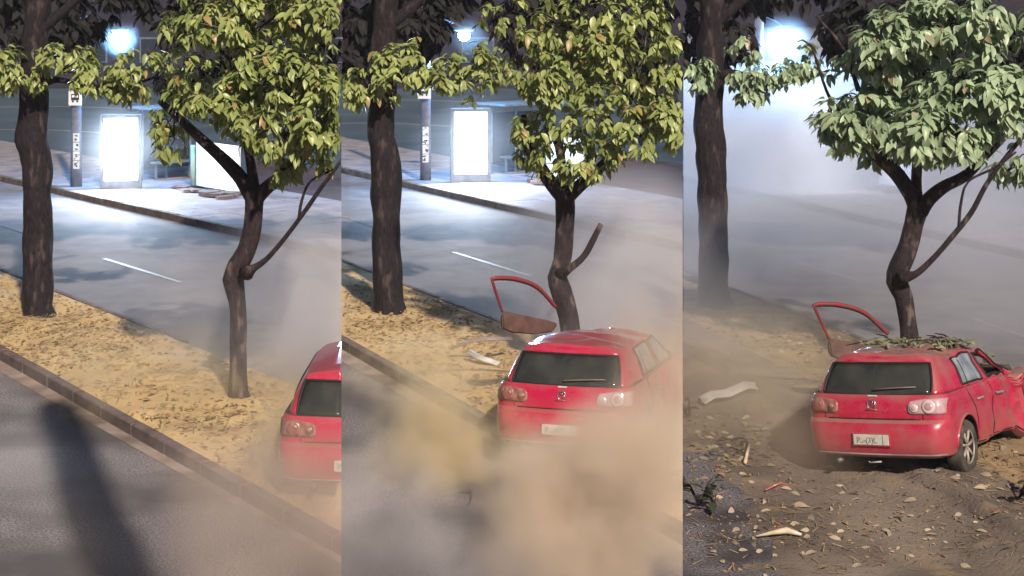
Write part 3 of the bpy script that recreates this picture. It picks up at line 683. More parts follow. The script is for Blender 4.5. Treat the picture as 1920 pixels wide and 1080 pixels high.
LOWZ = [(.25, .14, 3.92, .76, .20), (.285, .04, 4.04, .83, .24), (.34, .005, 4.10, .852, .26), (.46, -.01, 4.14, .862, .27), (.58, -.008, 4.14, .868, .27), (.655, .012, 4.12, .868, .26),
        (.675, .045, 4.10, .868, .24), (.69, .07, 4.09, .867, .22), (.78, .062, 3.98, .862, .21), (.86, .075, 3.72, .852, .21), (.93, .10, 3.30, .838, .22), (.965, .125, 3.02, .822, .23)]
def ring(xr, xf, hw, r):
    """right half (y<0) from rear centre to front centre"""
    o = []
    bow = .075
    def rear(y): return xr + bow * (abs(y) / hw) ** 2.2
    for i in range(9):
        y = (hw - r) * i / 8; o.append((rear(y), -y))
    x0, y0 = o[-1]
    cx = x0 + r * .95
    for i in range(1, 8):
        a = math.pi / 2 * i / 8; o.append((cx - r * .95 * math.cos(a), -(hw - r + r * math.sin(a))))
    rf = r * 1.6
    for i in range(41):
        t = i / 40; x = cx + (xf - .12 - rf - cx) * t; o.append((x, -hw * (1 - .035 * max(0, t - .55) ** 1.5 * 3 + 0.006 * math.sin(math.pi * t))))
    fx, fy = o[-1]
    for i in range(1, 8):
        a = math.pi / 2 * i / 8; o.append((fx + rf * math.sin(a), fy + (1 - math.cos(a)) * rf * .9))
    ex, ey = o[-1]
    for i in range(1, 9):
        y = ey * (1 - i / 8); o.append((ex + (xf - ex) * (1 - (abs(y) / abs(ey)) ** 2), y))
    return o
def loft_half(bm, levels, df, mats=None, mirror=True):
    n = len(levels[0][1]); full = []
    for z, rg_ in levels:
        row = [bm.verts.new(df(Vector((x, y, z if not callable(z) else z(x, y))))) for x, y in rg_]
        row2 = [None] * n
        for i, (x, y) in enumerate(rg_):
            row2[i] = row[i] if i in (0, n - 1) else bm.verts.new(df(Vector((x, -y, z if not callable(z) else z(x, y)))))
        full.append((row, row2))
    return full
def make_car(state, root):
    rng = random.Random(9)
    hit = state; M['paint_red'] = M['paint_clean'] if hit < 1 else M['paint_dusty']
    def df(v):
        x, y, z = v
        if hit > 0:
            k = max(0, min(1, (x - 1.2) / 1.5)) * hit
            w = Vector((noise.noise(Vector((x * 2.1, y * 2.3, z * 2.2 + 5))), noise.noise(Vector((x * 2.4 + 9, y * 2.1, z * 2.6))), noise.noise(Vector((x * 2.2, y * 2.6 + 4, z * 2.0)))))
            w2 = Vector((noise.noise(Vector((x * 6, y * 6, z * 6 + 5))), noise.noise(Vector((x * 6 + 9, y * 6, z * 6))), noise.noise(Vector((x * 6, y * 6 + 4, z * 6)))))
            x2 = x - .16 * k * k * max(0, x - 2.2); y2 = y - .10 * k * max(0, x - 1.6); z2 = z
            tw = max(0, min(1, (z - .95) / .45))
            z2 -= tw * k * .20 * (1.0 if y > 0 else .75)                 # roof crushed at the front
            y2 += tw * k * (.10 if y < 0 else -.16)
            p = Vector((x2, y2, z2)) + w * (.13 * k) + w2 * (.075 * k)
            if z > 1.2: p.z -= hit * (.045 * math.exp(-((x - 1.15 - .35 * y) / .10) ** 2) + .035 * math.exp(-((x - .85 + .5 * y) / .07) ** 2)) * min(1, (z - 1.2) / .15)
            if z > 1.3: p.z += 1.7 * hit * (.022 * noise.noise(Vector((x * 3.2, y * 4.2, 1))) + .012 * noise.noise(Vector((x * 9, y * 9, 2))))
            return p
        return Vector((x, y, z))
    # lower shell
    bm = newbm(); lv = [(z, ring(xr, xf, hw, r)) for z, xr, xf, hw, r in LOWZ]
    # hood: smooth slope between the last rings
    full = loft_half(bm, lv, lambda v: v)
    n = len(lv[0][1])
    for i in range(len(full) - 1):
        a, a2 = full[i]; c, c2 = full[i + 1]
        for j in range(n - 1):
            bm.faces.new((a[j], c[j], c[j + 1], a[j + 1])); bm.faces.new((a2[j], a2[j + 1], c2[j + 1], c2[j]))
    for (row, row2), flip in ((full[0], 0), (full[-1], 1)):
        for j in range(n - 1):
            q = [row[j], row[j + 1], row2[j + 1], row2[j]]; q = list(dict.fromkeys(q))
            if len(q) > 2:
                f = bm.faces.new(q); f.material_index = 2 if flip else 1
    bmesh.ops.recalc_face_normals(bm, faces=bm.faces[:])
    me = bpy.data.meshes.new('tmp'); bm.to_mesh(me); bm.free()
    for k in ('paint_red', 'seal', 'cabin'): me.materials.append(M[k])
    tmp = bpy.data.objects.new('tmp', me); COL.objects.link(tmp)
    bm = newbm()
    for wx in (.79, 3.30):
        for sy in (-1, 1):
            r_ = bmesh.ops.create_cone(bm, segments=40, radius1=.355, radius2=.355, depth=.42, cap_ends=True)
            bmesh.ops.transform(bm, matrix=Matrix.Translation((wx, sy * .78, .31)) @ Matrix.Rotation(R(90), 4, 'X'), verts=r_['verts'])
    cm = bpy.data.meshes.new('cut'); bm.to_mesh(cm); bm.free(); cm.materials.append(M['seal'])
    cut = bpy.data.objects.new('cut', cm); COL.objects.link(cut)
    md = tmp.modifiers.new('b', 'BOOLEAN'); md.operation = 'DIFFERENCE'; md.object = cut; md.solver = 'EXACT'; md.material_mode = 'TRANSFER'
    dg = bpy.context.evaluated_depsgraph_get(); dg.update()
    ev = tmp.evaluated_get(dg); me2 = bpy.data.meshes.new_from_object(ev)
    bpy.data.objects.remove(tmp); bpy.data.objects.remove(cut)
    bm = newbm(); bm.from_mesh(me2)
    if hit > 0:
        big = [e for e in bm.edges if e.calc_length() > .12 and max(e.verts[0].co.x, e.verts[1].co.x) > 1.2]
        bmesh.ops.subdivide_edges(bm, edges=big, cuts=1, use_grid_fill=True)
    base_bvh = BVHTree.FromBMesh(bm)
    for v in bm.verts: v.co = df(v.co)
    bmesh.ops.triangulate(bm, faces=[f for f in bm.faces if len(f.verts) > 4])
    me3 = bpy.data.meshes.new('body'); bm.to_mesh(me3); bm.free()
    for m in me2.materials: me3.materials.append(m)
    o = objm('body', me3, M['paint_red'], root, True, 38, False)
    # greenhouse
    K = [((.135, 0), (.43, 0)), ((.225, .67), (.48, .575)), ((.36, .775), (.60, .60)), ((.90, .815), (.98, .63)), ((1.62, .83), (1.58, .645)), ((1.74, .83), (1.68, .645)),
         ((2.62, .80), (2.05, .60)), ((2.82, .69), (2.16, .52)), ((3.00, 0), (2.26, 0))]
    CNT = [8, 5, 7, 9, 2, 9, 4, 8]
    gb, gt, seg = [], [], []
    for i, c in enumerate(CNT):
        for j in range(c):
            t = j / c
            f = t if i not in (0, 7) else t
            def lp(a, b_, key=i):
                if key == 0: return (a[0] + (b_[0] - a[0]) * t * t, a[1] + (b_[1] - a[1]) * t)
                if key == 7: return (b_[0] - (b_[0] - a[0]) * (1 - t) ** 2, a[1] + (b_[1] - a[1]) * t)
                if key == 1: # rounded rear corner
                    u = t; return (a[0] + (b_[0] - a[0]) * (1 - math.cos(u * math.pi / 2)) ** .9, a[1] + (b_[1] - a[1]) * math.sin(u * math.pi / 2))
                return (a[0] + (b_[0] - a[0]) * t, a[1] + (b_[1] - a[1]) * t)
            gb.append(lp(K[i][0], K[i + 1][0])); gt.append(lp(K[i][1], K[i + 1][1])); seg.append(i)
    gb.append(K[-1][0]); gt.append(K[-1][1]); n = len(gb)
    ZL = [.955, 1.0, 1.06, 1.13, 1.21, 1.295, 1.325, 1.36]
    def gp(j, z, side, off=0):
        t = (z - .955) / (1.36 - .955); bx, by = gb[j]; tx, ty = gt[j]
        bulge = .022 * math.sin(math.pi * t)
        x = bx + (tx - bx) * t; y = by + (ty - by) * t + bulge * (by > .3)
        if seg[min(j, n - 2)] == 0: x -= .5 * bulge
        return Vector((x, -side * y, z))
    bm = newbm(); G = {}
    for s in (1, -1):
        for j in range(n):
            for k, z in enumerate(ZL):
                if s == -1 and j in (0, n - 1): G[s, j, k] = G[1, j, k]
                else: G[s, j, k] = bm.verts.new(df(gp(j, z, s)))
    panes = {}
    WN = {0: 'rear_window', 3: 'rear_side', 5: 'front_side', 7: 'windshield'}
    for s in (1, -1):
        for j in range(n - 1):
            for k in range(len(ZL) - 1):
                sg = seg[j]; q = [(s, j, k), (s, j + 1, k), (s, j + 1, k + 1), (s, j, k + 1)]
                win = sg in WN and (0 if sg == 0 else 1) <= k <= (4 if sg == 0 else 5)
                if sg == 0 and j == 7 and win and False: win = False
                if win:
                    key = WN[sg] if sg in (0, 7) else WN[sg] + str(s); panes.setdefault(key, []).append(q)
                else:
                    f = bm.faces.new([G[a] for a in (q if s == 1 else q[::-1])])
    # roof
    top = len(ZL) - 1; MX = 10; prev = None
    rows = []
    for j in range(n):
        a = gt[j]; row = []
        for i in range(MX + 1):
            u = -1 + 2 * i / MX
            if i == 0: row.append(G[1, j, top]); continue
            if i == MX: row.append(G[-1, j, top]); continue
            if j in (0, n - 1): row.append(G[1, j, top]); continue
            xx = min(max((a[0] - .43) / 1.8, 0), 1)
            zz = 1.36 + .075 * (1 - abs(u) ** 2.4) * min(1, (a[1] / .5)) * (math.sin(math.pi * (xx * .8 + .15)) ** .6)
            row.append(bm.verts.new(df(Vector((a[0], u * a[1], zz)))))
        rows.append(row)
    for j in range(n - 1):
        for i in range(MX):
            q = [rows[j][i], rows[j][i + 1], rows[j + 1][i + 1], rows[j + 1][i]]; q = list(dict.fromkeys(q))
            if len(q) > 2:
                try: bm.faces.new(q)
                except ValueError: pass
    bmesh.ops.recalc_face_normals(bm, faces=bm.faces[:])
    # pull the roof spoiler lip over the rear glass
    me = bpy.data.meshes.new('roof'); bm.to_mesh(me); bm.free()
    ro = objm('roof', me, M['paint_red'], root, True, 40, False)
    md = ro.modifiers.new('t', 'SOLIDIFY'); md.thickness = .03; md.offset = -1
    # panes and seals
    for key, quads in panes.items():
        base = key.rstrip('-1') if key[-1] == '1' else key
        nm = {'rear_side': 'side_window', 'front_side': 'side_window'}.get(base, base)
        right = key.endswith('1') and not key.endswith('-1')
        if hit >= 1 and base in ('front_side', 'windshield'):
            pane = False
        elif base == 'front_side' and not right: pane = False
        else: pane = True
        js = sorted({q[0][1] for q in quads}); ks = sorted({q[0][2] for q in quads})
        if base in ('rear_window', 'windshield'):
            cols = [(-1, j) for j in range(js[-1] + 1, js[0] - 1, -1)] + [(1, j) for j in range(js[0], js[-1] + 2)] if base == 'rear_window' else [(-1, j) for j in range(js[0], js[-1] + 2)] + [(1, j) for j in range(js[-1] + 1, js[0] - 1, -1)]
        else:
            s = 1 if right else -1; cols = [(s, j) for j in range(js[0], js[-1] + 2)]
        zs = [ZL[k] for k in range(ks[0], ks[-1] + 2)]
        def gpx(s, j, z):
            if base == 'rear_window':   # glass a little deeper towards its middle bottom
                z = z + (.022 * (j / 8) ** 4 if z < .99 else 0)
            return gp(j, z, s)
        bm = newbm(); g = [[bm.verts.new(df(gpx(s, j, z) + Vector((.012 if base == 'rear_window' else 0, 0, 0)))) for z in zs] for s, j in cols]
        outline = [g[i][0].co.copy() for i in range(len(g))] + [g[-1][k].co.copy() for k in range(1, len(zs))] + [g[i][-1].co.copy() for i in range(len(g) - 2, -1, -1)] + [g[0][k].co.copy() for k in range(len(zs) - 2, -1, -1)]
        for i in range(len(g) - 1):
            for k in range(len(zs) - 1): bm.faces.new((g[i][k], g[i + 1][k], g[i + 1][k + 1], g[i][k + 1]))
        bmesh.ops.recalc_face_normals(bm, faces=bm.faces[:])
        seal = tube(newbm(), outline, .017 if base == 'rear_window' else .013, 6, caps=False)
        if pane:
            w = obj(nm, bm, M['glass'] if base in ('rear_window', 'windshield') or not hit else M['glass_side'], root, True, None, False)
            md = w.modifiers.new('t', 'SOLIDIFY'); md.thickness = .004
            obj('seal', seal, M['seal'], w, world=False)
        else:
            bm.free(); obj('window_frame', seal, M['seal'], root, world=False)
    # cast points onto the undeformed lower shell, then deform
    def sidept(x, z, s=1, off=.004):
        h = base_bvh.ray_cast(Vector((x, -s * 2, z)), Vector((0, s, 0)))
        return (h[0] + Vector((0, -s * off, 0))) if h[0] else Vector((x, -s * .85, z))
    def rearpt(y, z, off=.006):
        h = base_bvh.ray_cast(Vector((-1, y, z)), Vector((1, 0, 0)))
        while h[0] is None and abs(y) > .1: y *= .98; h = base_bvh.ray_cast(Vector((-1, y, z)), Vector((1, 0, 0)))
        if h[0] is None: return Vector((.1, y, z))
        return h[0] + h[1] * (off if h[1].x < 0 else -off)
    def seam(pts, r=.006, nm='panel_gap'):
        obj(nm, tube(newbm(), [df(p) for p in pts], r, 5), M['seal'], root, world=False)
    for s in (1, -1):
        zz = [.955, .9, .8, .72]
        rearcut = [(.93, .95), (.97, .88), (1.03, .8), (1.10, .72), (1.14, .6), (1.16, .45), (1.18, .30)]
        seam([sidept(x, z, s, .002) for x, z in rearcut])
        seam([sidept(1.70, z, s, .002) for z in (.95, .85, .75, .65, .55, .45, .35, .28)])
        seam([sidept(2.78, z, s, .002) for z in (.93, .8, .65, .5, .35, .28)])
        seam([sidept(1.18 + i * .2, .30, s, .002) for i in range(9)])
        # C-pillar seam
        seam([gp(22, z, s) + Vector((0, -s * .002, 0)) for z in (.96, 1.05, 1.15, 1.25, 1.33)], .007)
        # wheel-arch lip
        seamp = []
        for wx in (.79, 3.30):
            pts = []
            for i in range(21):
                a = math.pi * (.03 + .94 * i / 20); pts.append(df(sidept(wx + .368 * math.cos(a), .31 + .368 * math.sin(a), s, .0)))
            obj('wheel_arch', tube(newbm(), pts, .016, 6), M['paint_red'], root, world=False)
        # handles
        for hx in (1.28, 1.88):
            c = sidept(hx, .80, s, .02)
            obj('door_handle', tube(newbm(), [df(c + Vector((-.1, s * .015, 0))), df(c + Vector((-.06, 0, 0))), df(c + Vector((.06, 0, 0))), df(c + Vector((.1, s * .015, 0)))], .016, 8), M['paint_red'] if hit < 1 else M['grey_plastic'], root, world=False)
    # tailgate gap, bumper gap
    seam([rearpt(y, .70, .001) for y in np.linspace(-.56, .56, 15)], .007)
    for s in (1, -1): seam([rearpt(s * .60, z, .001) for z in (.70, .76)], .005)
    # lower grey lip and exhaust
    bm = newbm()
    for k, (z0, z1) in enumerate([(.255, .30)]):
        pa = []; yy = np.linspace(-.80, .80, 25)
        lo_ = [df(rearpt(y * .93, z0 + .01, .004)) for y in yy]; hi_ = [df(rearpt(y, z1, .008)) for y in yy]
        va = [bm.verts.new(p) for p in lo_]; vb = [bm.verts.new(p) for p in hi_]
        for i in range(24): bm.faces.new((va[i], va[i + 1], vb[i + 1], vb[i]))
    obj('bumper_lip', bm, M['grey_plastic'], root, world=False)
    obj('bumper_strip', tube(newbm(), [df(rearpt(y, .305, .004)) for y in np.linspace(-.81, .81, 25)], .012, 6), M['grey_plastic'], root, world=False)
    obj('exhaust', tube(newbm(), [Vector((.35, .45, .22)), Vector((.02, .45, .215))], .028, 10), M['metal'], root, world=False)
    obj('hanging_strip', tube(newbm(), [rearpt(-.05, .21, .01), rearpt(.2, .195, .02), rearpt(.5, .20, .01), rearpt(.62, .21, .01)], .010, 6), M['debris'], root, world=False) if hit else None
    # number plate
    bm = newbm(); c = rearpt(0, .475, .006); 
    box(bm, (c.x - .004, .0, .475), (.02, .46, .15), bev=.004); pl = obj('number_plate', bm, M['paint_red'], root, False, None, False)
    pc = obj('plate', boxbm((c.x - .016, .0, .475), (.008, .43, .118), bev=.003), M['plate'], pl, False, None, False)
    cv = bpy.data.curves.new('tx', 'FONT'); cv.body = 'P..-(3)L'; cv.size = .085; cv.align_x = 'CENTER'; cv.align_y = 'CENTER'; cv.extrude = .0015; cv.offset = .0015
    tx = bpy.data.objects.new('tx', cv); COL.objects.link(tx); dg = bpy.context.evaluated_depsgraph_get(); dg.update()
    tm = bpy.data.meshes.new_from_object(tx.evaluated_get(dg)); bpy.data.objects.remove(tx)
    tm.transform(Matrix.Translation((c.x - .022, .05, .468)) @ Matrix(((0, 0, -1, 0), (-1, 0, 0, 0), (0, 1, 0, 0), (0, 0, 0, 1))))
    tm.materials.clear(); o = objm('lettering', tm, M['plate_ink'], pl, False, None, False)
    obj('plate_divider', boxbm((c.x - .021, -.145, .475), (.004, .010, .112)), M['plate_ink'], pl, False, None, False)
    # emblem: ring with V over W
    c = rearpt(0, .862, .008); x = c.x
    bm = newbm(); pts = [Vector((x, .052 * math.cos(a), .862 + .052 * math.sin(a))) for a in np.linspace(0, 2 * math.pi, 25)]; tube(bm, pts, .0065, 6, caps=False)
    def st(pp): tube(bm, [Vector((x - .002, -y * .05, .862 + z * .05)) for y, z in pp], .0045, 5)
    st([(-.42, .75), (0, .08), (.42, .75)]); st([(-.85, .35), (-.42, -.75), (0, -.1), (.42, -.75), (.85, .35)])
    obj('emblem', bm, M['chrome'], root, world=False)
    bm = newbm(); tube(bm, [rearpt(y, .80, .006) for y in (-.07, 0, .07)], .008, 6); obj('tailgate_handle', bm, M['paint_red'], root, world=False)
    bm = newbm(); box(bm, (rearpt(0, .955, 0).x - .01, 0, .955), (.02, .11, .018), bev=.003); obj('brake_light', bm, M['debris'], root, False, None, False)
    # wiper
    obj('wiper', tube(newbm(), [gp(0, 1.02, 1) + Vector((-.02, 0.0, 0)), gp(4, 1.045, 1) + Vector((-.03, 0, 0)), gp(6, 1.05, 1) + Vector((-.03, 0, 0))], [.012, .008, .005], 6), M['grey_plastic'], root, world=False)
    # tail lamps
    for s in (1, -1):
        bm = newbm(); NU, NV = 12, 7; g = []
        for i in range(NU + 1):
            y = .43 + (.835 - .43) * i / NU; row = []
            zt = .895 + .03 * min(1, i / 6) ; zb = .76 - .0 * i
            if i == 0: zt = .86; zb = .785
            for j in range(NV + 1): row.append(bm.verts.new(rearpt(-s * y, zb + (zt - zb) * j / NV, .012)))
            g.append(row)
        for i in range(NU):
            for j in range(NV): bm.faces.new((g[i][j], g[i + 1][j], g[i + 1][j + 1], g[i][j + 1]))
        bmesh.ops.recalc_face_normals(bm, faces=bm.faces[:])
        tl = obj('tail_light', bm, M['lens_clear'] if s == 1 else M['lens_red'], root, True, None, False, label='pale clear tail lamp reflecting light' if s == 1 else 'dirty dark tail lamp')
        md = tl.modifiers.new('t', 'SOLIDIFY'); md.thickness = .02; md.offset = -1
        for (yy, zc, r_) in ((.505, .825, .048), (.675, .842, .078)):
            c = rearpt(-s * yy, zc, .018); h = base_bvh.ray_cast(Vector((-1, -s * yy, zc)), Vector((1, 0, 0))); nn = h[1] if h[1].x < 0 else -h[1]
            q = nn.to_track_quat('Z', 'Y').to_matrix().to_4x4()
            for rr, zz_, mm, nm in ((r_, .004, M['lens_ring'] if s == 1 else M['lens_red'], 'lamp_ring'), (r_ * .6, .012, M['lens_clear'] if s == 1 else M['lens_red'], 'lamp_bulb')):
                bm = newbm(); bmesh.ops.create_uvsphere(bm, u_segments=20, v_segments=8, radius=1)
                bmesh.ops.transform(bm, matrix=Matrix.Translation(c + nn * zz_) @ q @ Matrix.Diagonal((rr, rr, .012, 1)), verts=bm.verts)
                obj(nm, bm, mm, tl, world=False)
    # wheels
    for wx in (.79, 3.30):
        for s in (1, -1):
            wc = df(Vector((wx, -s * .765, .305))); steer = 0
            if hit and wx > 2: wc += Vector((-.05, 0, 0))
            we = bpy.data.objects.new('wheel', None); COL.objects.link(we); we.parent = root; we.location = wc
            we.rotation_euler = (0, 0, R(-12 if wx > 2 and hit else 0)); we.empty_display_size = .1
            prof = [(.195, -.09), (.24, -.10), (.285, -.095), (.302, -.07), (.305, 0), (.302, .07), (.285, .095), (.24, .10), (.195, .09)]
            bm = newbm(); rows = []
            for i in range(40):
                a = 2 * math.pi * i / 40; rows.append([bm.verts.new((r_ * math.cos(a), y, r_ * math.sin(a))) for r_, y in prof])
            for i in range(40):
                for k in range(len(prof) - 1): bm.faces.new((rows[i][k], rows[i][k + 1], rows[(i + 1) % 40][k + 1], rows[(i + 1) % 40][k]))
            bmesh.ops.recalc_face_normals(bm, faces=bm.faces[:])
            obj('tyre', bm, M['tyre'], we, world=False)
            bm = newbm(); prof2 = [(.205, -.085), (.195, -.06), (.19, .0), (.195, .07)]; rows = []
            for i in range(32):
                a = 2 * math.pi * i / 32; rows.append([bm.verts.new((r_ * math.cos(a), s * y, r_ * math.sin(a))) for r_, y in prof2])
            for i in range(32):
                for k in range(3): bm.faces.new((rows[i][k], rows[i][k + 1], rows[(i + 1) % 32][k + 1], rows[(i + 1) % 32][k]))
            r0 = bmesh.ops.create_circle(bm, cap_ends=True, segments=24, radius=.2); bmesh.ops.transform(bm, matrix=Matrix.Translation((0, s * .03, 0)) @ Matrix.Rotation(R(90), 4, 'X'), verts=r0['verts'])
            rm = obj('rim', bm, M['seal'], we, world=False)
            bm = newbm(); bmesh.ops.create_circle
            tube(bm, [Vector((.2 * math.cos(a), -s * .078, .2 * math.sin(a))) for a in np.linspace(0, 2 * math.pi, 33)], .014, 6, caps=False)
            tube(bm, [Vector((0, -s * .03, 0)), Vector((0, -s * .075, 0))], .042, 12)
            for k in range(7):
                a = 2 * math.pi * k / 7 + .2; d = Vector((math.cos(a), 0, math.sin(a))); 
                tube(bm, [Vector((0, -s * .06, 0)) + d * .03, Vector((0, -s * .068, 0)) + d * .11, Vector((0, -s * .062, 0)) + d * .198], [.020, .017, .024], 6)
            obj('spokes', bm, M['rim'], rm, world=False)
    # cabin: seats, dash
    for (x, y) in ((1.0, 0), (1.9, .36), (1.9, -.36)):
        bm = newbm()
        if x < 1.5: box(bm, (1.0, 0, .93), (.16, 1.15, .36), bev=.04)
        else: box(bm, (x, y, .98), (.15, .46, .40), bev=.05)
        for hy in ((-.4, 0, .4) if x < 1.5 else (y,)): box(bm, (x + .02, hy, (1.17 if x < 1.5 else 1.24)), (.09, .24, .14), bev=.03)
        for v in bm.verts: v.co = df(v.co)
        obj('seat', bm, M['cabin'], root, world=False, angle=40)
    bm = newbm(); box(bm, (2.66, 0, .95), (.45, 1.3, .12), bev=.03)
    for v in bm.verts: v.co = df(v.co)
    obj('dashboard', bm, M['cabin'], root, world=False, angle=40)
    # open front door on the far side
    if hit > 0:
        de = bpy.data.objects.new('front_door', None); COL.objects.link(de); de.parent = root; de['label'] = 'open front door with empty window frame'
        de.location = Vector((3.10, .93, .46 if hit >= 1 else .56)); de.empty_display_size = .1
        de.rotation_euler = (R(5), R(-2), R(-40))
        prof = [(-.1, .60), (0, .70), (-.15, .76), (-.86, .965), (-.93, .91), (-.92, .74), (-.76, .66), (-.4, .60)]
        bm = newbm(); f1 = [bm.verts.new((x_, 0.0 + .02 * math.sin(x_ * 9), z)) for x_, z in prof]; f2 = [bm.verts.new((x_, .08 + .02 * math.sin(x_ * 9), z)) for x_, z in prof]
        bm.faces.new(f1); bm.faces.new(f2[::-1])
        for i in range(len(prof)): j = (i + 1) % len(prof); bm.faces.new((f1[i], f2[i], f2[j], f1[j]))
        bmesh.ops.recalc_face_normals(bm, faces=bm.faces[:]); bmesh.ops.bevel(bm, geom=bm.edges[:], offset=.02, segments=2, affect='EDGES')
        obj('door_skin', bm, M['door_dust'], de, world=False, angle=35)
        fp, fr = dense([(-.90, .04, .96), (-.98, .03, 1.15), (-1.08, .0, 1.37), (-1.11, .0, 1.44), (-1.02, 0, 1.445), (-.72, .0, 1.40), (-.36, .015, 1.25), (-.03, .04, .93)], [.020, .020, .022, .026, .028, .030, .030, .026], .05)
        obj('window_frame', tube(newbm(), fp, fr, 8), M['door_frame'], de, world=False)
        obj('seal', tube(newbm(), [p + Vector((.02 if p.x < -.95 else -.004, 0, -.026)) for p in fp[2:-2]], .012, 6), M['seal'], de, world=False)
    return root

def world_mat(o):   # works before the depsgraph has run
    m = o.matrix_basis.copy(); p = o.parent
    while p is not None: m = p.matrix_basis @ m; p = p.parent
    return m
def clip_tree(root, b):
    st = list(root.children); 
    while st:
        o = st.pop(); st += list(o.children)
        if o.type != 'MESH': continue
        m = world_mat(o); co = [inbay(m @ Vector(c), b) for c in o.bound_box]
        if all(co): continue
        bm = newbm(); bm.from_mesh(o.data); bm.transform(m); clip_bm(bm, b); bm.transform(m.inverted())
        if len(bm.faces) == 0 and not o.children:
            bm.free(); bpy.data.objects.remove(o); continue
        bm.to_mesh(o.data); bm.free()
def place_car(b, px, py, z0, head, roll, pitch, hit, label):
    p = at(px, py, z0)
    root = empty('red_hatchback', p, label=label, cat='car', group='red hatchback seen at three moments')
    root.rotation_mode = 'QUATERNION'
    root.rotation_quaternion = (Matrix.Rotation(R(90 - head), 4, 'Z') @ Matrix.Rotation(R(pitch), 4, 'Y') @ Matrix.Rotation(R(roll), 4, 'X')).to_quaternion()
    root.scale = (.93,) * 3
    make_car(hit, root); clip_tree(root, b); return root
car3 = place_car(2, 1642, 903, .10, 35, -7, 4.0, 1.0, 'wrecked red hatchback with crushed roof and open door in the right view')
car2 = place_car(1, 1050, 882, .10, 18, -1.0, 3, .5, 'red hatchback half hidden by tan dust, door flung open, in the middle view')
car1 = place_car(0, 664, 955, .12, 2, 0.0, 0, 0.0, 'red hatchback entering at the right edge of the left view, cut off by it')

# ------------------------------------------------------------------ debris round the wreck
rg = random.Random(3)
wm = world_mat(car3)
ms = []
for i in range(800):
    if rg.random() < .7: x = rg.triangular(.7, 2.5, 1.9); y = rg.uniform(-.6, .55)
    else: x = rg.uniform(2.2, 3.2); y = rg.uniform(-.75, .6)
    z = (1.43 - .17 * max(0, (x - 1.35) / 1.6) if x < 2.2 else 1.25 - (x - 2.2) * .35) + rg.uniform(-.02, .06) 
    a = rg.uniform(0, 6.28)
    ms.append(basis(wm @ Vector((x, y, z)), Vector((math.cos(a), math.sin(a), rg.uniform(-.2, .3))), Vector((rg.gauss(0, .5), rg.gauss(0, .5), 1)), rg.uniform(.15, .6)))
tag(objm('leaf_debris', inst_mesh('leaf_debris', LV, LF, ms), M['green_litter']), 'torn leaves heaped on the crushed roof of the wrecked red car', 'leaf debris', None, 'stuff')
bm = newbm()
for i in range(26):
    x = rg.uniform(1.5, 3.0); y = rg.uniform(-.6, .5); z = (1.44 if x < 2.2 else 1.30 - (x - 2.2) * .35) - .08 * max(0, x - 1.35); a = rg.uniform(-.9, .9) + 1.3; l = rg.uniform(.15, .5)
    p = Vector((x, y, z)); d = Vector((math.cos(a) * l, math.sin(a) * l, rg.uniform(-.05, .10)))
    tube(bm, [wm @ p, wm @ (p + d * .5 + Vector((0, 0, .03))), wm @ (p + d)], [.012, .010, .005], 5)
obj('broken_branches', bm, M['bark_light'], label='broken branches lying on the crushed roof of the wrecked red car', cat='branches', kind='stuff')
def strip_piece(name, pts, w, m, label, cat, th=.02):
    bm = newbm(); q = []
    for i, p in enumerate(pts):
        a = pts[max(i - 1, 0)]; c = pts[min(i + 1, len(pts) - 1)]; d = (c - a).normalized(); n = d.cross(Vector((0, 0, 1))).normalized() * w * (1 - .25 * abs(i / (len(pts) - 1) - .4))
        q.append([bm.verts.new(p + n * k + Vector((0, 0, h))) for k, h in ((-.5, 0), (-.47, .28 * w), (-.1, .30 * w), (.0, .12 * w), (.5, .10 * w))])
    for i in range(len(q) - 1):
        for k in range(4): bm.faces.new((q[i][k], q[i][k + 1], q[i + 1][k + 1], q[i + 1][k]))
    o = obj(name, bm, m, label=label, cat=cat); md = o.modifiers.new('t', 'SOLIDIFY'); md.thickness = th; return o
def gp3(x, y, h=.0): p = at(x, y, .12); p.z = z3(p) + h; return p
P0, P1 = gp3(1315, 745, .03), gp3(1418, 738, .03)
strip_piece('bumper_piece', [P0, P0.lerp(P1, .2) + Vector((0, .02, .04)), P0.lerp(P1, .45) + Vector((0, -.03, .02)), P0.lerp(P1, .8) + Vector((0, .02, .05)), P1], .22, M['debris'], 'pale torn car bumper piece lying left of the wrecked red car', 'bumper piece')
strip_piece('bumper_piece', [at(845, 655, .3), at(880, 640, .42), at(920, 636, .45), at(960, 636, .42)], .09, M['grey_plastic'], 'thin torn bumper piece flung beside the moving red car in the middle view', 'bumper piece')
strip_piece('torn_panel', [at(880, 662, .25), at(900, 672, .2), at(935, 684, .15)], .12, M['debris'], 'pale torn panel flung beside the moving red car in the middle view', 'car panel')
bm = tube(newbm(), [gp3(1418, 988, .03), gp3(1450, 986, .05), gp3(1475, 984, .05), gp3(1503, 988, .03)], [.008, .022, .035, .012], 8)
obj('split_stick', bm, M['wood'], label='pale split stick lying on the brown soil in front of the wreck', cat='stick')
bm = tube(newbm(), [gp3(1397, 856, .03), gp3(1402, 835, .05), gp3(1406, 818, .04)], [.02, .018, .012], 7)
obj('split_stick', bm, M['wood'], label='short pale stick standing out of the green debris left of the car', cat='stick')
bm = tube(newbm(), [gp3(1435, 905, .03), gp3(1462, 895, .04), gp3(1478, 897, .03)], [.01, .012, .006], 6)
obj('red_fragment', bm, M['paint_red'], label='thin red car fragment on the brown soil left of the wreck', cat='car fragment')
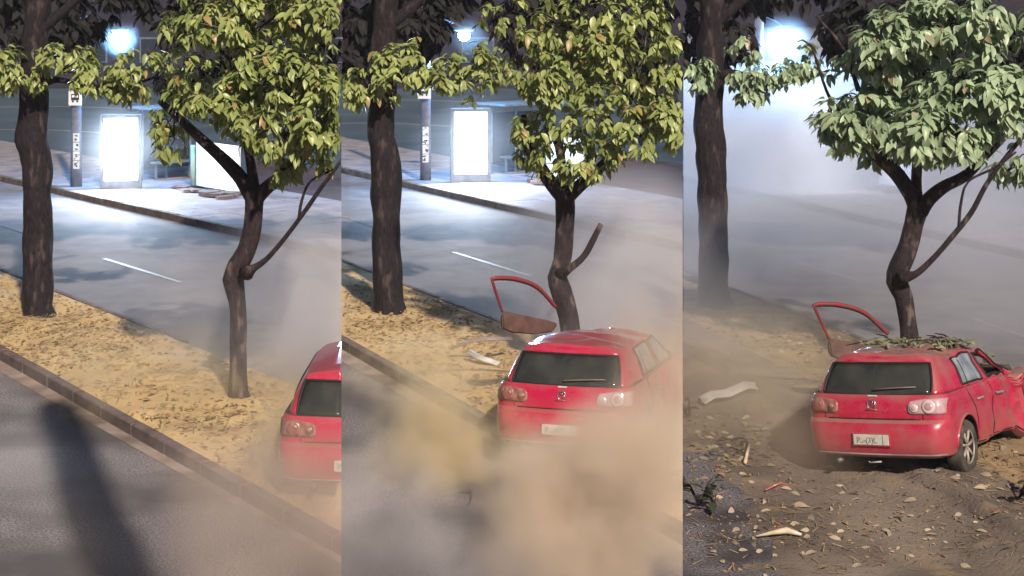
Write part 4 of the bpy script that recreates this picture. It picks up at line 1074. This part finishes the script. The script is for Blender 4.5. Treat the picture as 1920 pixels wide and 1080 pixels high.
def sprig(px, py, n, L_, label, seed, m):
    r = random.Random(seed); base = gp3(px, py, .03); ee = empty('leafy_sprig', base, label=label, cat='sprig'); ms = []; bm = newbm()
    for k in range(5):
        a = r.uniform(0, 6.28); e = base + Vector((math.cos(a) * L_, math.sin(a) * L_ * .8, r.uniform(.05, .3))); tube(bm, [base, base.lerp(e, .5) + Vector((0, 0, .06)), e], [.010, .008, .004], 5)
        for i in range(n // 5):
            p = base.lerp(e, r.uniform(.3, 1)) + Vector((0, 0, .04)); a2 = a + r.uniform(-1.1, 1.1)
            ms.append(basis(p, Vector((math.cos(a2), math.sin(a2), r.uniform(-.1, .6))), Vector((r.gauss(0, .4), r.gauss(0, .4), 1)), r.uniform(.5, 1.0)))
    obj('stem', bm, M['bark_light'], ee); o = objm('leaves', inst_mesh('leaves', LV, LF, ms), m, ee); o['kind'] = 'stuff'
dg_leaf = leafmat('sprig_leaf', (.018, .028, .014), (.05, .07, .035))
sprig(1912, 948, 45, .35, 'dark green leafy sprig on the ground at the right edge below the wreck', 1, dg_leaf)
sprig(1312, 930, 20, .2, 'small dark leafy sprig at the left of the spilled soil', 2, dg_leaf)
sprig(1292, 770, 20, .25, 'dark sprig at the left edge of the right view beside the kerb', 4, dg_leaf)
sprig(1340, 935, 14, .15, 'tiny dark sprig on the soil edge above the coarse asphalt', 5, dg_leaf)

# ------------------------------------------------------------------ air and dust
def cloud(name, b, c, r, m, label):
    bm = newbm(); bmesh.ops.create_icosphere(bm, subdivisions=3, radius=1)
    Mx = Matrix.Translation(c) @ Matrix.Diagonal((*r, 1)); bm.transform(Mx); clip_bm(bm, b, cap=True)
    bmesh.ops.bisect_plane(bm, geom=bm.verts[:] + bm.edges[:] + bm.faces[:], plane_co=(0, 0, -.5), plane_no=(0, 0, -1), clear_outer=True)
    bmesh.ops.holes_fill(bm, edges=[e for e in bm.edges if e.is_boundary], sides=0)
    bmesh.ops.recalc_face_normals(bm, faces=bm.faces[:])
    bm.transform(Mx.inverted()); me = bpy.data.meshes.new(name); bm.to_mesh(me); bm.free(); me.materials.append(m)
    o = bpy.data.objects.new(name, me); COL.objects.link(o); o.location = c; o.scale = r
    tag(o, label, 'dust cloud', None, 'stuff'); return o
tan = (.92, .80, .66); grey = (.86, .84, .87); yel = (.90, .79, .56); brn = (.84, .72, .64)
cloud('dust_cloud', 0, at(600, 560, 1.0), (3.2, 4.0, 1.5), volmat('dust_a', grey, .95, .5), 'thin grey dust drifting over the road behind the crooked tree in the left view')
cloud('dust_cloud', 0, at(560, 980, .5), (2.6, 2.4, 1.1), volmat('dust_b', brn, 1.1, .6), 'brown dust over the gutter at the lower right of the left view')
cloud('dust_cloud', 0, at(620, 820, .5), (1.1, 1.8, .9), volmat('dust_c', yel, 4.0, .8), 'yellow dust round the tail of the red car in the left view')
cloud('dust_cloud', 0, at(330, 700, .4), (2.4, 2.6, .7), volmat('dust_d', yel, .6, .8), 'thin yellow dust over the earth strip in the left view')
cloud('dust_cloud', 0, at(40, 900, .3), (1.6, 1.8, .6), volmat('dust_e', grey, .5, .9), 'grey dust on the near road at the lower left of the left view')
T = dict(lo=.42, hi=.60)
cloud('dust_cloud', 1, at(1150, 965, .6), (1.5, 1.8, 1.25), volmat('dust_f', tan, 4.5, 1.1, **T), 'thick tan dust in front of the red car tail in the middle view')
cloud('dust_cloud', 1, at(1255, 830, .9), (.8, 1.6, 1.15), volmat('dust_g', tan, 3.2, 1.2, **T), 'tall tan dust swallowing the right side of the red car in the middle view')
cloud('dust_cloud', 1, at(1265, 720, 1.0), (1.0, 2.0, 1.6), volmat('dust_q', tan, 1.1, 1.0, **T), 'tan dust rising behind the right side of the red car in the middle view')
cloud('dust_cloud', 1, at(1020, 905, .3), (.9, 1.0, .75), volmat('dust_n', tan, 2.6, 1.5, **T), 'tan dust rolling under the bumper of the red car in the middle view')
cloud('dust_cloud', 1, at(850, 825, .4), (1.2, 1.6, .95), volmat('dust_h', yel, 3.2, 1.4, **T), 'yellow dust left of the red car in the middle view')
cloud('dust_cloud', 1, at(790, 690, .3), (1.4, 1.6, .6), volmat('dust_o', yel, 1.5, 1.5, **T), 'yellow dust over the earth strip left of the door in the middle view')
cloud('dust_cloud', 1, at(1150, 520, 1.0), (2.6, 4.5, 2.0), volmat('dust_i', grey, 1.1, .6), 'grey dust hiding the road behind the red car in the middle view')
cloud('dust_cloud', 1, at(840, 1000, .3), (2.2, 2.4, .8), volmat('dust_j', grey, .7, .9, **T), 'greyish dust over the near road in the middle view')
cloud('dust_cloud', 1, at(720, 900, .2), (1.0, 1.2, .5), volmat('dust_p', grey, 1.4, 1.4, **T), 'low grey dust wisps over the near road at the left of the middle view')
for b, dx in ((0, 0), (1, 655)):  # volumes added to imitate lens bloom round lamp and box
    cloud('mist', b, W(225 + dx, 70, 44.5), (.62, .62, .62), volmat('mist_l' + 'ab'[b], (.85, .92, 1.0), .22, .6, lo=.1, hi=.5), 'volume added to imitate bloom close round the street lamp of the %s view' % BAYW[b])
    cloud('mist', b, W(225 + dx, 270, 43.0), (2.0, 2.2, 1.6), volmat('mist_' + 'ab'[b], (.85, .92, 1.0), .025, .6, lo=.1, hi=.5, aniso=.3), 'thin volume added to imitate bloom round the lamp and the advertising box of the %s view' % BAYW[b])
cloud('mist', 2, W(1500, 285, 42.9), (2.0, 1.7, 2.1), volmat('mist_e', (.99, .99, 1.0), 2.6, .5, lo=.1, hi=.5), 'dense white dust added for bloom, wrapped round the advertising box in the right view')  # dust thickened round box and lamp to imitate their bloom
cloud('mist', 2, W(1490, 285, 41.5), (2.6, 3.6, 2.6), volmat('mist_c', (.98, .99, 1.0), .3, .5, lo=.1, hi=.5), 'thick white dust added for bloom in front of the advertising box in the right view')  # mist volume added to imitate the bloom of the box
cloud('mist', 2, W(1470, 75, 44.0), (.9, .9, .8), volmat('mist_d', (.9, .95, 1.0), .4, .5, lo=.1, hi=.5), 'thick dust added for bloom round the street lamp in the right view')  # mist volume added to imitate the bloom of the lamp
# big dust bank in the right bay: starts round the left tree and fills the road and the plaza
bm = newbm()
t0 = 320 / F + .0005; Y0, Y1, Y2 = 22.5, 29.0, 62.0
vv = []
for (Y, zt) in ((Y0, .5), (Y1, 2.9), (Y2, 4.3)):
    for X in (t0 * Y, .52 * Y): vv.append((bm.verts.new((X, Y, -.6)), bm.verts.new((X, Y, zt))))
a, c, d, e, g, h = vv
for q in ((a[0], a[1], c[1], c[0]), (g[0], h[0], h[1], g[1]), (a[1], d[1], e[1], c[1]), (d[1], g[1], h[1], e[1]), (a[0], c[0], e[0], d[0]), (d[0], e[0], h[0], g[0]), (a[0], d[0], d[1], a[1]), (d[0], g[0], g[1], d[1]), (c[0], c[1], e[1], e[0]), (e[0], e[1], h[1], h[0])): bm.faces.new(q)
bmesh.ops.recalc_face_normals(bm, faces=bm.faces[:])
o = obj('dust_bank', bm, volmat('dust_k', (.72, .73, .79), .19, .28, ball=False, lo=.36, hi=.62, floor=.22, aniso=0.0), smooth=False, label='great bank of pale dust filling the street behind the trees in the right view', cat='dust cloud', kind='stuff')
cloud('dust_cloud', 2, at(1420, 720, .5), (2.6, 3.2, 1.2), volmat('dust_l', (.80, .72, .58), .55, .6), 'brownish dust between the left trunk and the wreck in the right view')
cloud('dust_cloud', 2, at(1520, 830, .3), (.9, 1.2, .8), volmat('dust_m', (.72, .62, .50), .7, .8), 'brown dust round the left rear corner of the wreck')
# thin night air everywhere
bm = newbm(); box(bm, (0, 170, 6.5), (1200, 400, 16)); 
hz = obj('haze', bm, volmat('haze', (.8, .85, 1.0), None), smooth=False, kind='stuff'); hz.data.materials[0].node_tree.nodes['Principled Volume'].inputs['Density'].default_value = .0006
